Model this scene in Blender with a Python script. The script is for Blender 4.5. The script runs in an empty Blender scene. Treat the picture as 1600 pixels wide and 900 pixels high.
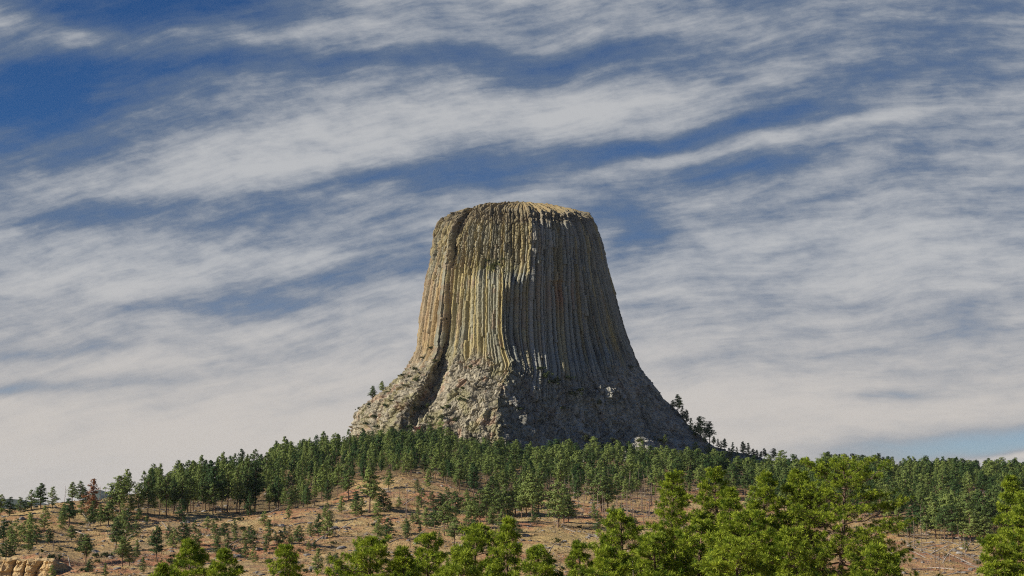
import bpy, math, random
import numpy as np
from mathutils import Vector

# ------------------------------------------------------------------ camera, sky, sun
scene = bpy.context.scene
C = scene.collection
F = 2537.0                     # focal length in pixels of the 1600 px wide photograph
PITCH = math.atan(340.0 / F)   # horizon lies 340 px under the picture centre
cam = bpy.data.cameras.new("camera")
cam.sensor_width = 36.0
cam.lens = 36.0 * F / 1600.0
cam.clip_start = 0.5
cam.clip_end = 60000.0
cam_o = bpy.data.objects.new("camera", cam)
C.objects.link(cam_o)
cam_o.location = (0, 0, 0)
cam_o.rotation_euler = (math.pi / 2 + PITCH, 0, 0)
scene.camera = cam_o

SUN_EL = math.radians(29.0)
SUN_AZ = math.atan2(-0.966, -0.258)          # from +Y, clockwise
S = Vector((math.cos(SUN_EL) * math.sin(SUN_AZ), math.cos(SUN_EL) * math.cos(SUN_AZ), math.sin(SUN_EL)))
sun = bpy.data.lights.new("sun", 'SUN')
sun.energy = 5.0
sun.angle = math.radians(0.5)
sun.color = (1.0, 0.915, 0.78)
sun_o = bpy.data.objects.new("sun", sun)
sun_o.rotation_euler = S.to_track_quat('Z', 'Y').to_euler()
C.objects.link(sun_o)

scene.view_settings.view_transform = 'Standard'
scene.view_settings.look = 'None'
scene.view_settings.exposure = 0.2
scene.view_settings.gamma = 1.0
scene.view_settings.use_curve_mapping = False
scene.render.engine = 'CYCLES'
scene.cycles.use_denoising = False
scene.cycles.filter_width = 1.1
scene.cycles.max_bounces = 5
scene.cycles.transparent_max_bounces = 4
scene.cycles.volume_bounces = 0


class NB:
    """small helper that writes shader node maths"""
    def __init__(self, tree):
        self.t = tree
        self.n = tree.nodes
        self.l = tree.links

    def put(self, sock, v):
        if isinstance(v, bpy.types.NodeSocket):
            self.l.new(v, sock)
        elif v is not None:
            sock.default_value = v

    def node(self, kind, **kw):
        nd = self.n.new(kind)
        for k, v in kw.items():
            setattr(nd, k, v)
        return nd

    def m(self, op, a, b=None, c=None, clamp=False):
        nd = self.node('ShaderNodeMath', operation=op, use_clamp=clamp)
        for i, v in enumerate((a, b, c)):
            if v is not None:
                self.put(nd.inputs[i], v)
        return nd.outputs[0]

    def add(self, a, b): return self.m('ADD', a, b)
    def sub(self, a, b): return self.m('SUBTRACT', a, b)
    def mul(self, a, b): return self.m('MULTIPLY', a, b)

    def xyz(self, x, y, z=0.0):
        nd = self.node('ShaderNodeCombineXYZ')
        for i, v in enumerate((x, y, z)):
            self.put(nd.inputs[i], v)
        return nd.outputs[0]

    def noise(self, vec, scale, detail=6.0, rough=0.55, dist=0.0, dim='3D', lac=2.0):
        nd = self.node('ShaderNodeTexNoise', noise_dimensions=dim)
        if vec is not None:
            self.put(nd.inputs['Vector'], vec)
        nd.inputs['Scale'].default_value = scale
        nd.inputs['Detail'].default_value = detail
        nd.inputs['Roughness'].default_value = rough
        nd.inputs['Lacunarity'].default_value = lac
        nd.inputs['Distortion'].default_value = dist
        return nd.outputs[0]

    def voronoi(self, vec, scale, feature='F1'):
        nd = self.node('ShaderNodeTexVoronoi', feature=feature)
        if vec is not None:
            self.put(nd.inputs['Vector'], vec)
        nd.inputs['Scale'].default_value = scale
        return nd.outputs[0]

    def step(self, v, a, b):
        nd = self.node('ShaderNodeMapRange', interpolation_type='SMOOTHSTEP')
        self.put(nd.inputs[0], v)
        nd.inputs[1].default_value = a
        nd.inputs[2].default_value = b
        nd.inputs[3].default_value = 0.0
        nd.inputs[4].default_value = 1.0
        return nd.outputs[0]

    def mix(self, f, a, b):
        nd = self.node('ShaderNodeMix', data_type='RGBA')
        self.put(nd.inputs[0], f)
        for s, v in ((nd.inputs[6], a), (nd.inputs[7], b)):
            self.put(s, v if isinstance(v, bpy.types.NodeSocket) else (*v, 1.0))
        return nd.outputs[2]

    def mulc(self, a, f):
        nd = self.node('ShaderNodeMix', data_type='RGBA', blend_type='MULTIPLY')
        nd.inputs[0].default_value = 1.0
        self.put(nd.inputs[6], a if isinstance(a, bpy.types.NodeSocket) else (*a, 1.0))
        self.put(nd.inputs[7], f if isinstance(f, bpy.types.NodeSocket) else (*f, 1.0))
        return nd.outputs[2]


def build_world():
    w = bpy.data.worlds.new("World")
    scene.world = w
    w.use_nodes = True
    b = NB(w.node_tree)
    b.n.clear()
    out = b.node('ShaderNodeOutputWorld')
    sky = b.node('ShaderNodeTexSky', sky_type='NISHITA')
    sky.sun_disc = False
    sky.sun_elevation = SUN_EL
    sky.sun_rotation = SUN_AZ
    sky.altitude = 1300.0
    sky.air_density = 1.0
    sky.dust_density = 0.2
    sky.ozone_density = 4.0
    tc = b.node('ShaderNodeTexCoord')
    sep = b.node('ShaderNodeSeparateXYZ')
    b.l.new(tc.outputs['Generated'], sep.inputs[0])
    dx, dy, dz = sep.outputs
    az = b.m('ARCTAN2', dx, dy)
    el = b.m('ARCSINE', dz)
    # sky coordinates: s grows to the right, t upwards (radians x 2.537)
    s = b.mul(az, 2.537)
    t = b.mul(el, 2.537)
    # streaks climb gently to the right and bend: warp first
    base = b.xyz(s, t, 0.0)
    w1 = b.sub(b.noise(base, 2.2, 3.0, 0.5), 0.5)
    w2 = b.sub(b.noise(b.xyz(b.add(s, 7.3), t, 3.1), 5.5, 4.0, 0.55), 0.5)
    tilt = b.add(b.mul(s, -0.17), b.mul(b.mul(s, s), 0.10))
    tt = b.add(b.add(t, tilt), b.add(b.mul(w1, 0.10), b.mul(w2, 0.022)))
    ss = b.add(b.add(s, b.mul(t, 0.35)), b.mul(w2, 0.10))
    # long streaks, combed fibres and small puffs
    n1 = b.noise(b.xyz(b.mul(ss, 1.0), b.mul(tt, 5.5), 0.7), 1.9, 9.0, 0.58)
    n2 = b.noise(b.xyz(b.mul(ss, 1.6), b.mul(tt, 11.0), 4.7), 3.0, 10.0, 0.66)
    n3 = b.noise(b.xyz(b.add(b.mul(s, 1.0), b.mul(t, -1.1)), b.add(b.mul(t, 2.2), b.mul(s, 0.3)), 9.0), 9.0, 8.0, 0.62)
    n4 = b.noise(b.xyz(b.add(b.mul(s, 0.55), b.mul(t, -0.5)), b.mul(b.add(t, b.mul(s, 0.5)), 1.0), 2.0), 34.0, 5.0, 0.65)
    n5 = b.noise(b.xyz(b.mul(b.add(ss, b.mul(w1, 0.2)), 1.4), b.mul(b.add(tt, b.mul(n3, 0.03)), 24.0), 8.1), 2.6, 9.0, 0.62)
    tex = b.add(b.mul(b.sub(n5, 0.5), 0.24), b.add(b.add(b.mul(b.sub(n1, 0.5), 1.15), b.mul(b.sub(n2, 0.5), 0.95)),
                b.add(b.mul(b.sub(n3, 0.5), 0.70), b.mul(b.sub(n4, 0.5), 0.30))))

    wx = b.add(s, b.mul(w2, 0.10))
    wy = b.add(t, b.add(b.mul(w1, 0.05), b.mul(w2, 0.05)))

    def blob(X, Y, rx, ry, slope):
        cx, cy = (X - 800) / 1000.0, (790 - Y) / 1000.0
        ux = b.sub(wx, cx)
        uy = b.sub(b.sub(wy, cy), b.mul(ux, slope))
        q = b.add(b.m('POWER', b.m('ABSOLUTE', b.mul(ux, 1000.0 / rx)), 2.0),
                  b.m('POWER', b.m('ABSOLUTE', b.mul(uy, 1000.0 / ry)), 2.0))
        return b.m('EXPONENT', b.mul(q, -1.0))

    # where the cirrus is thin (minus) or thick (plus)
    holes = [(30, 195, 200, 62, 0.10, -1.05), (330, 28, 190, 46, 0.12, -0.75), (240, 122, 260, 28, 0.08, -0.66),
             (110, 20, 190, 60, 0.05, -0.62), (60, 72, 110, 22, -0.15, 0.34), (330, 98, 190, 14, 0.22, 0.34), (600, 40, 240, 22, 0.08, 0.10),
             (1010, 238, 190, 17, 0.14, -0.60), (1215, 195, 120, 20, 0.15, -0.52), (1160, 272, 110, 20, 0.08, -0.45),
             (860, 105, 170, 24, 0.10, -0.40), (640, 100, 150, 14, 0.08, -0.30), (1250, 70, 420, 50, 0.08, -0.26), (1400, 145, 220, 24, 0.05, -0.20), (1480, 110, 170, 20, 0.05, -0.18),
             (990, 350, 75, 55, 0.0, -0.42), (1280, 320, 200, 18, 0.16, -0.22),
             (560, 430, 170, 22, 0.10, -0.36), (380, 478, 190, 18, 0.05, -0.30), (640, 402, 90, 20, 0.1, -0.25),
             (60, 268, 80, 28, 0.0, -0.30), (140, 345, 190, 24, 0.06, -0.40), (520, 292, 130, 12, 0.22, -0.30),
             (740, 268, 110, 34, 0.12, -0.42), (70, 612, 130, 12, 0.10, -0.50), (90, 560, 240, 10, 0.1, -0.22),
             (520, 205, 330, 46, 0.22, 0.10), (430, 262, 330, 26, 0.20, 0.22), (960, 178, 220, 24, 0.12, 0.24),
             (1250, 222, 300, 12, 0.12, 0.30), (230, 430, 280, 30, 0.08, 0.20), (1300, 450, 360, 70, 0.0, 0.20),
             (1385, 622, 75, 9, 0.0, -0.34), (1560, 690, 310, 24, 0.11, -1.15), (1590, 706, 90, 7, 0.12, 0.7),
             (1150, 520, 420, 12, 0.02, -0.12), (1480, 300, 140, 22, 0.1, -0.12)]
    cov = 0.45
    for X, Y, rx, ry, sl, wt in holes:
        cov = b.add(cov, b.mul(blob(X, Y, rx, ry, sl), wt))
    low = b.step(t, 0.30, 0.06)                     # thick veil towards the horizon
    cov = b.add(cov, b.mul(low, 0.36))
    high = b.step(t, 0.85, 1.5)                     # the zenith is mostly clear
    cov = b.sub(cov, b.mul(high, 0.60))
    behind = b.step(b.m('ABSOLUTE', az), 0.5, 1.3)
    cov = b.sub(cov, b.mul(behind, 0.42))
    d = b.add(cov, b.mul(tex, b.sub(1.0, b.mul(low, 0.45))))
    dens = b.step(d, -0.52, 0.40)
    thick = b.step(d, 0.06, 0.84)
    ccol = b.mix(thick, (0.150, 0.205, 0.300), (0.57, 0.580, 0.595))
    ccol = b.mix(b.mul(b.step(t, 0.42, 0.08), 0.9), ccol, b.mix(thick, (0.42, 0.43, 0.45), (0.70, 0.640, 0.580)))
    tint = b.mix(b.step(t, 0.05, 0.50), (0.70, 0.76, 0.92), (0.27, 0.50, 0.76))
    bg1 = b.node('ShaderNodeBackground')
    b.l.new(b.mulc(sky.outputs[0], tint), bg1.inputs[0])
    bg1.inputs[1].default_value = 0.07
    bg2 = b.node('ShaderNodeBackground')
    b.l.new(ccol, bg2.inputs[0])
    bg2.inputs[1].default_value = 0.77
    mx = b.node('ShaderNodeMixShader')
    b.l.new(b.mul(dens, 0.97), mx.inputs[0])
    b.l.new(bg1.outputs[0], mx.inputs[1])
    b.l.new(bg2.outputs[0], mx.inputs[2])
    b.l.new(mx.outputs[0], out.inputs[0])


build_world()

# ------------------------------------------------------------------ numeric helpers
rng = np.random.default_rng(11)
random.seed(5)
COSP, SINP = math.cos(PITCH), math.sin(PITCH)


def tan_el(Y):
    return np.tan(PITCH + np.arctan((450.0 - np.asarray(Y, float)) / F))


def at(X, Y, D):
    """world point of photo pixel (X, Y) at forward distance D"""
    X, Y, D = np.broadcast_arrays(np.asarray(X, float), np.asarray(Y, float), np.asarray(D, float))
    z = D * tan_el(Y)
    x = (X - 800.0) / F * (D * COSP + z * SINP)
    return np.stack([x, D, z], -1)


def proj(P):
    P = np.asarray(P, float)
    dep = P[..., 1] * COSP + P[..., 2] * SINP
    up = -P[..., 1] * SINP + P[..., 2] * COSP
    return 800 + F * P[..., 0] / dep, 450 - F * up / dep


def _h(ix, iy, iz, seed):
    n = (ix * 374761393 + iy * 668265263 + iz * 2147483647 + seed * 1274126177) & 0xFFFFFFFF
    n = ((n ^ (n >> 13)) * 1274126177) & 0xFFFFFFFF
    n = ((n ^ (n >> 16)) * 2246822519) & 0xFFFFFFFF
    n = n ^ (n >> 15)
    return (n & 0xFFFFFF).astype(np.float64) / 0xFFFFFF


def vnoise(p, seed=0):
    p = np.asarray(p, float)
    i = np.floor(p).astype(np.int64)
    f = p - i
    u = f * f * f * (f * (f * 6 - 15) + 10)
    r = 0
    for dx in (0, 1):
        for dy in (0, 1):
            for dz in (0, 1):
                w = (u[..., 0] if dx else 1 - u[..., 0]) * (u[..., 1] if dy else 1 - u[..., 1]) * (u[..., 2] if dz else 1 - u[..., 2])
                r = r + w * _h(i[..., 0] + dx, i[..., 1] + dy, i[..., 2] + dz, seed)
    return r * 2 - 1


def fbm(p, oct=4, seed=0, gain=0.5):
    p = np.asarray(p, float)
    a, r, n = 1.0, 0, 0
    for o in range(oct):
        r = r + a * vnoise(p * (2.03 ** o) + 17.3 * o, seed + o * 31)
        n += a
        a *= gain
    return r / n * 1.5


def worley(p, seed=0, facets=False):
    """(F1, F2, random value of the nearest cell)"""
    p = np.asarray(p, float)
    i = np.floor(p).astype(np.int64)
    sh = p.shape[:-1]
    f1 = np.full(sh, 9.0)
    f2 = np.full(sh, 9.0)
    rv = np.zeros(sh)
    fac = np.zeros(sh)
    for dx in (-1, 0, 1):
        for dy in (-1, 0, 1):
            for dz in (-1, 0, 1):
                a, c, e = i[..., 0] + dx, i[..., 1] + dy, i[..., 2] + dz
                qx = a + _h(a, c, e, seed + 1)
                qy = c + _h(a, c, e, seed + 2)
                qz = e + _h(a, c, e, seed + 3)
                dd = np.sqrt((p[..., 0] - qx) ** 2 + (p[..., 1] - qy) ** 2 + (p[..., 2] - qz) ** 2)
                near = dd < f1
                f2 = np.where(near, f1, np.minimum(f2, dd))
                rv = np.where(near, _h(a, c, e, seed + 4), rv)
                if facets:
                    fac = np.where(near, (p[..., 0] - qx) * (_h(a, c, e, seed + 5) - 0.5) + (p[..., 1] - qy) * (_h(a, c, e, seed + 6) - 0.5)
                                   + (p[..., 2] - qz) * (_h(a, c, e, seed + 7) - 0.5), fac)
                f1 = np.where(near, dd, f1)
    return (f1, f2, rv, fac) if facets else (f1, f2, rv)


def sstep(x, a, b):
    t = np.clip((np.asarray(x, float) - a) / (b - a), 0, 1)
    return t * t * (3 - 2 * t)


def mesh_np(name, verts, faces, smooth=False):
    """mesh from arrays; faces (n,3) or (n,4), or a list of such arrays"""
    verts = np.asarray(verts, np.float32)
    fl = faces if isinstance(faces, list) else [faces]
    me = bpy.data.meshes.new(name)
    me.vertices.add(len(verts))
    me.vertices.foreach_set('co', verts.ravel())
    loops = np.concatenate([np.asarray(f, np.int32).ravel() for f in fl])
    tot = np.concatenate([np.full(len(f), f.shape[1], np.int32) for f in fl])
    start = np.concatenate([[0], np.cumsum(tot)[:-1]]).astype(np.int32)
    me.loops.add(len(loops))
    me.loops.foreach_set('vertex_index', loops)
    me.polygons.add(len(tot))
    me.polygons.foreach_set('loop_start', start)
    me.polygons.foreach_set('loop_total', tot)
    me.update(calc_edges=True)
    me.polygons.foreach_set('use_smooth', np.full(len(tot), bool(smooth)))
    me.validate()
    return me


def set_col(me, name, rgb):
    a = me.color_attributes.new(name, 'FLOAT_COLOR', 'POINT')
    c = np.ones((len(me.vertices), 4), np.float32)
    c[:, :3] = rgb
    a.data.foreach_set('color', c.ravel())


def grid_faces(nu, nv, wrap=False):
    i, j = np.meshgrid(np.arange(nu if wrap else nu - 1), np.arange(nv - 1), indexing='ij')
    i2 = (i + 1) % nu
    return np.stack([i * nv + j, i2 * nv + j, i2 * nv + j + 1, i * nv + j + 1], -1).reshape(-1, 4)


def obj(name, me, mat=None, parent=None, loc=None):
    o = bpy.data.objects.new(name, me)
    if mat is not None and me is not None and not me.materials:
        me.materials.append(mat)
    if loc is not None:
        o.location = loc
    if parent is not None:
        o.parent = parent
    C.objects.link(o)
    return o


def tag(o, label=None, cat=None, group=None, kind=None):
    if label: o['label'] = label
    if cat: o['category'] = cat
    if group: o['group'] = group
    if kind: o['kind'] = kind
    return o


# ------------------------------------------------------------------ materials
def new_mat(name):
    m = bpy.data.materials.new(name)
    m.use_nodes = True
    b = NB(m.node_tree)
    bs = b.n['Principled BSDF']
    bs.inputs['Specular IOR Level'].default_value = 0.15
    bs.inputs['Roughness'].default_value = 0.9
    return m, b, bs


def bump(b, bs, height, strength, dist):
    nd = b.node('ShaderNodeBump')
    nd.inputs['Strength'].default_value = strength
    nd.inputs['Distance'].default_value = dist
    b.put(nd.inputs['Height'], height)
    b.l.new(nd.outputs[0], bs.inputs['Normal'])


def grey(b, v):
    nd = b.node('ShaderNodeCombineColor')
    for k in range(3):
        b.put(nd.inputs[k], v)
    return nd.outputs[0]


def mat_rock(name):
    m, b, bs = new_mat(name)
    at_ = b.node('ShaderNodeAttribute', attribute_name='tint')
    tc = b.node('ShaderNodeTexCoord').outputs['Object']
    n = b.noise(tc, 0.55, 6.0, 0.65)
    n2 = b.noise(tc, 0.12, 4.0, 0.6)
    col = b.mulc(at_.outputs['Color'], grey(b, b.add(0.55, b.add(b.mul(n, 0.55), b.mul(n2, 0.35)))))
    # grey-green and orange lichen
    li = b.step(b.noise(tc, 0.33, 5.0, 0.7), 0.56, 0.70)
    col = b.mix(b.mul(li, 0.40), col, (0.27, 0.26, 0.11))
    li2 = b.step(b.noise(b.xyz(*[b.node('ShaderNodeSeparateXYZ').outputs[i] for i in range(0)], 0, 0) if False else tc, 0.21, 5.0, 0.7), 0.62, 0.74)
    col = b.mix(b.mul(li2, 0.30), col, (0.33, 0.19, 0.09))
    b.l.new(col, bs.inputs['Base Color'])
    bump(b, bs, b.add(b.noise(tc, 0.8, 8.0, 0.7), b.mul(b.voronoi(tc, 0.7), 0.6)), 0.7, 0.55)
    return m


def mat_ground():
    m, b, bs = new_mat('hillside_ground')
    tc = b.node('ShaderNodeTexCoord').outputs['Object']
    a = b.noise(tc, 0.022, 6.0, 0.62)
    c = b.noise(tc, 0.10, 7.0, 0.68)
    e = b.noise(tc, 0.6, 5.0, 0.7)
    mixf = b.step(b.add(b.mul(a, 0.6), b.mul(c, 0.5)), 0.46, 0.58)
    col = b.mix(mixf, (0.50, 0.235, 0.125), (0.52, 0.355, 0.160))
    dead = b.step(b.noise(tc, 0.07, 7.0, 0.7), 0.54, 0.66)
    col = b.mix(b.mul(dead, 0.75), col, (0.335, 0.245, 0.150))
    brush = b.step(b.noise(tc, 0.30, 6.0, 0.8), 0.52, 0.60)
    col = b.mix(b.mul(brush, 0.78), col, (0.135, 0.095, 0.060))
    pale = b.step(b.noise(b.xyz(b.mul(b.node('ShaderNodeSeparateXYZ').outputs[0], 0.0), 0.0, 0.0) if False else tc, 0.20, 6.0, 0.8), 0.56, 0.66)
    col = b.mix(b.mul(pale, 0.55), col, (0.56, 0.47, 0.34))
    stone = b.step(b.noise(tc, 0.9, 4.0, 0.7), 0.66, 0.74)
    col = b.mix(b.mul(stone, 0.7), col, (0.43, 0.40, 0.36))
    scrub = b.step(b.noise(tc, 0.045, 7.0, 0.72), 0.50, 0.60)
    col = b.mix(b.mul(scrub, 0.48), col, b.mix(e, (0.20, 0.165, 0.115), (0.36, 0.29, 0.19)))
    straw = b.step(b.noise(tc, 0.032, 7.0, 0.7, 0.6), 0.53, 0.62)
    col = b.mix(b.mul(straw, 0.75), col, (0.60, 0.465, 0.225))
    fo = b.node('ShaderNodeAttribute', attribute_name='tint')
    sepc = b.node('ShaderNodeSeparateColor')
    b.l.new(fo.outputs['Color'], sepc.inputs[0])
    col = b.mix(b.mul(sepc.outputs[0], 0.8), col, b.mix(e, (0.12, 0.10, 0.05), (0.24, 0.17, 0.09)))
    col = b.mix(b.mul(sepc.outputs[1], 0.75), col, b.mix(e, (0.46, 0.33, 0.13), (0.55, 0.42, 0.19)))
    col = b.mulc(col, grey(b, b.add(0.45, b.mul(e, 1.05))))
    b.l.new(col, bs.inputs['Base Color'])
    bump(b, bs, b.add(b.mul(e, 0.7), b.mul(c, 1.8)), 1.0, 1.6)
    return m


def mat_leaf(name, dark, light, transl=0.25, attr=False):
    m, b, bs = new_mat(name)
    tc = b.node('ShaderNodeTexCoord').outputs['Object']
    n = b.noise(tc, 1.1, 3.0, 0.6)
    if attr:
        rv = b.node('ShaderNodeAttribute', attribute_name='tint').outputs['Fac']
    else:
        rv = b.node('ShaderNodeObjectInfo').outputs['Random']
    f = b.add(b.mul(n, 0.5), b.mul(rv, 0.62))
    col = b.mix(b.step(f, 0.25, 0.85), dark, light)
    bs.inputs['Roughness'].default_value = 0.7
    b.l.new(col, bs.inputs['Base Color'])
    tr = b.node('ShaderNodeBsdfTranslucent')
    b.l.new(col, tr.inputs[0])
    mx = b.node('ShaderNodeMixShader')
    mx.inputs[0].default_value = transl
    b.l.new(bs.outputs[0], mx.inputs[1])
    b.l.new(tr.outputs[0], mx.inputs[2])
    b.l.new(mx.outputs[0], b.n['Material Output'].inputs[0])
    return m


def mat_flat(name, c1, c2, scale, bumpd=0.05):
    m, b, bs = new_mat(name)
    tc = b.node('ShaderNodeTexCoord').outputs['Object']
    n = b.noise(tc, scale, 6.0, 0.65)
    rv = b.node('ShaderNodeObjectInfo').outputs['Random']
    col = b.mix(b.step(n, 0.3, 0.7), c1, c2)
    col = b.mulc(col, grey(b, b.add(0.75, b.mul(rv, 0.5))))
    b.l.new(col, bs.inputs['Base Color'])
    bump(b, bs, n, 0.8, bumpd)
    return m


def mat_sandstone():
    m, b, bs = new_mat('sandstone')
    tc = b.node('ShaderNodeTexCoord').outputs['Object']
    sp = b.node('ShaderNodeSeparateXYZ')
    b.l.new(tc, sp.inputs[0])
    strata = b.noise(b.xyz(b.mul(sp.outputs[0], 0.05), b.mul(sp.outputs[1], 0.05), b.mul(sp.outputs[2], 1.6)), 1.0, 5.0, 0.6)
    n = b.noise(tc, 0.6, 6.0, 0.7)
    col = b.mix(b.step(strata, 0.35, 0.65), (0.50, 0.345, 0.165), (0.62, 0.46, 0.25))
    col = b.mix(b.mul(b.step(n, 0.55, 0.72), 0.6), col, (0.30, 0.20, 0.12))
    b.l.new(col, bs.inputs['Base Color'])
    bump(b, bs, b.add(n, strata), 0.8, 0.5)
    return m


M = {
    'rock': mat_rock('phonolite_rock'),
    'ground': mat_ground(),
    'needle_near': mat_leaf('bright_needles', (0.050, 0.115, 0.012), (0.400, 0.480, 0.050), 0.24, attr=True),
    'needle_mid': mat_leaf('pine_needles', (0.040, 0.084, 0.024), (0.215, 0.275, 0.072), 0.12),
    'needle_mass': mat_leaf('forest_needles', (0.040, 0.084, 0.024), (0.215, 0.275, 0.072), 0.22, attr=True),
    'needle_red': mat_leaf('dead_red_needles', (0.24, 0.105, 0.045), (0.38, 0.200, 0.095), 0.15),
    'needle_pale': mat_leaf('thin_pale_needles', (0.10, 0.085, 0.035), (0.16, 0.130, 0.050), 0.15),
    'shrub': mat_leaf('shrub_leaves', (0.030, 0.050, 0.016), (0.085, 0.100, 0.030), 0.15),
    'shrub_red': mat_leaf('red_shrub_leaves', (0.16, 0.050, 0.040), (0.22, 0.080, 0.050), 0.15),
    'bark': mat_flat('pine_bark', (0.10, 0.065, 0.045), (0.25, 0.165, 0.115), 2.5),
    'bark_dark': mat_flat('dark_bark', (0.075, 0.055, 0.042), (0.21, 0.140, 0.098), 6.0),
    'snag': mat_flat('weathered_wood', (0.15, 0.105, 0.085), (0.33, 0.255, 0.205), 2.0),
    'log': mat_flat('bleached_log', (0.20, 0.165, 0.135), (0.46, 0.41, 0.35), 1.6),
    'boulder': mat_flat('grey_boulder', (0.16, 0.148, 0.135), (0.38, 0.35, 0.315), 0.9, 0.3),
    'sandstone': mat_sandstone(),
    'dry': mat_leaf('dry_grass_blades', (0.18, 0.125, 0.060), (0.42, 0.30, 0.130), 0.15, attr=True),
    'hill': mat_flat('far_wooded_hill', (0.035, 0.055, 0.035), (0.075, 0.09, 0.06), 0.004, 4.0),
}

# ------------------------------------------------------------------ terrain
NEAR = [(0, -1.7), (30, -4.2), (80, -9.0), (130, -13.2), (250, -24.0), (390, -29.5)]
COLS = {
    -500: [(480, 918), (560, 880), (650, 838), (720, 812), (800, 812), (900, 818), (1050, 818), (1200, 815), (1450, 812)],
    0: [(480, 932), (530, 925), (548, 876), (600, 852), (650, 830), (720, 803), (800, 806), (900, 815), (1050, 815), (1200, 812), (1450, 810)],
    90: [(480, 926), (532, 912), (550, 876), (600, 852), (650, 830), (720, 796), (790, 791), (900, 800), (1050, 806), (1200, 806), (1450, 806)],
    135: [(480, 920), (560, 885), (600, 862), (650, 838), (720, 806), (800, 786), (900, 787), (1050, 792), (1200, 794), (1450, 800)],
    250: [(480, 920), (560, 886), (650, 842), (750, 802), (850, 778), (950, 772), (1100, 778), (1300, 785), (1450, 790)],
    400: [(480, 920), (560, 886), (650, 845), (750, 804), (850, 778), (950, 754), (1050, 742), (1150, 738), (1300, 740), (1450, 750)],
    520: [(480, 920), (560, 884), (650, 843), (750, 800), (850, 768), (950, 742), (1050, 722), (1150, 712), (1300, 712), (1450, 725)],
    620: [(480, 920), (560, 882), (650, 840), (750, 795), (850, 750), (920, 738), (1050, 722), (1150, 706), (1250, 696), (1450, 705)],
    720: [(480, 922), (560, 888), (650, 846), (750, 806), (850, 768), (950, 748), (1050, 733), (1150, 716), (1300, 702), (1450, 705)],
    800: [(480, 925), (560, 894), (650, 850), (750, 814), (850, 785), (950, 762), (1050, 743), (1150, 727), (1300, 710), (1450, 710)],
    1000: [(480, 930), (560, 896), (650, 855), (750, 820), (850, 790), (950, 768), (1050, 750), (1150, 735), (1300, 718), (1450, 712)],
    1200: [(480, 932), (560, 902), (650, 862), (750, 828), (850, 802), (950, 780), (1050, 762), (1150, 750), (1300, 737), (1450, 732)],
    1500: [(480, 940), (560, 902), (650, 868), (750, 838), (850, 810), (950, 785), (1050, 765), (1150, 756), (1300, 751), (1450, 752)],
    2200: [(480, 940), (560, 905), (650, 872), (750, 842), (850, 815), (950, 792), (1050, 775), (1150, 767), (1300, 763), (1450, 763)],
}
FARZ = [(1750, -2.0), (2300, -22.0), (4000, -38.0), (12500, -55.0)]
TC_X = np.linspace(-700, 2400, 311)
TC_D = np.concatenate([np.linspace(0, 460, 60)[:-1], np.linspace(460, 1500, 420), np.geomspace(1530, 12500, 50)])


def _table():
    keys = sorted(COLS)
    rows = []
    for k in keys:
        pts = NEAR + [(d, float(d * tan_el(y))) for d, y in COLS[k]] + FARZ
        rows.append(np.interp(TC_D, [p[0] for p in pts], [p[1] for p in pts]))
    rows = np.array(rows)
    T = np.array([np.interp(TC_X, keys, rows[:, j]) for j in range(len(TC_D))]).T
    for ax, n in ((0, 3), (1, 2)):
        for _ in range(n):
            P = np.concatenate([np.take(T, [0], ax), T, np.take(T, [-1], ax)], ax)
            sl = [slice(None)] * 2
            a, c, e = list(sl), list(sl), list(sl)
            a[ax], c[ax], e[ax] = slice(0, -2), slice(1, -1), slice(2, None)
            T = 0.25 * P[tuple(a)] + 0.5 * P[tuple(c)] + 0.25 * P[tuple(e)]
    return T


TABLE = _table()


def ground_z(x, y):
    x, y = np.asarray(x, float), np.asarray(y, float)
    yy = np.maximum(y, 1.0)
    X = np.clip(800 + (x / yy) * F / 1.009, TC_X[0], TC_X[-1])
    fi = np.clip((X - TC_X[0]) / (TC_X[1] - TC_X[0]), 0, len(TC_X) - 1.001)
    i = fi.astype(int)
    u = fi - i
    j = np.clip(np.searchsorted(TC_D, y) - 1, 0, len(TC_D) - 2)
    v = np.clip((y - TC_D[j]) / (TC_D[j + 1] - TC_D[j]), 0, 1)
    z = (TABLE[i, j] * (1 - u) + TABLE[i + 1, j] * u) * (1 - v) + (TABLE[i, j + 1] * (1 - u) + TABLE[i + 1, j + 1] * u) * v
    w = sstep(y, 420, 520) * (1 - 0.6 * sstep(y, 1300, 2500))
    p = np.stack([x / 46.0, y / 46.0, np.zeros_like(x)], -1)
    q = np.stack([x / 11.0, y / 9.0, np.ones_like(x)], -1)
    r = np.stack([(x + 0.4 * y) / 22.0, y / 13.0, np.ones_like(x) * 4], -1)
    return z + w * (1.3 * fbm(p, 2, 3) + 0.55 * fbm(q, 4, 9, 0.6) + 0.95 * fbm(r, 2, 23))


def hit(X, Y, d0=470.0, d1=1500.0):
    """where the ray through photo pixel (X, Y) first meets the ground"""
    ds = np.linspace(d0, d1, 700)
    P = at(np.full_like(ds, X), np.full_like(ds, Y), ds)
    g = ground_z(P[:, 0], P[:, 1])
    k = np.nonzero(g >= P[:, 2])[0]
    if len(k) == 0:
        k = np.array([np.argmin(P[:, 2] - g)])
    p = P[k[0]].copy()
    p[2] = g[k[0]]
    return p


# tree stands as polygons of their foot points in the photograph's directions
def inside(poly, X, Y):
    X, Y = np.asarray(X, float), np.asarray(Y, float)
    r = np.zeros(X.shape, bool)
    n = len(poly)
    for a in range(n):
        x1, y1 = poly[a]
        x2, y2 = poly[(a + 1) % n]
        c = ((y1 > Y) != (y2 > Y)) & (X < (x2 - x1) * (Y - y1) / (y2 - y1 + 1e-9) + x1)
        r ^= c
    return r


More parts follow.
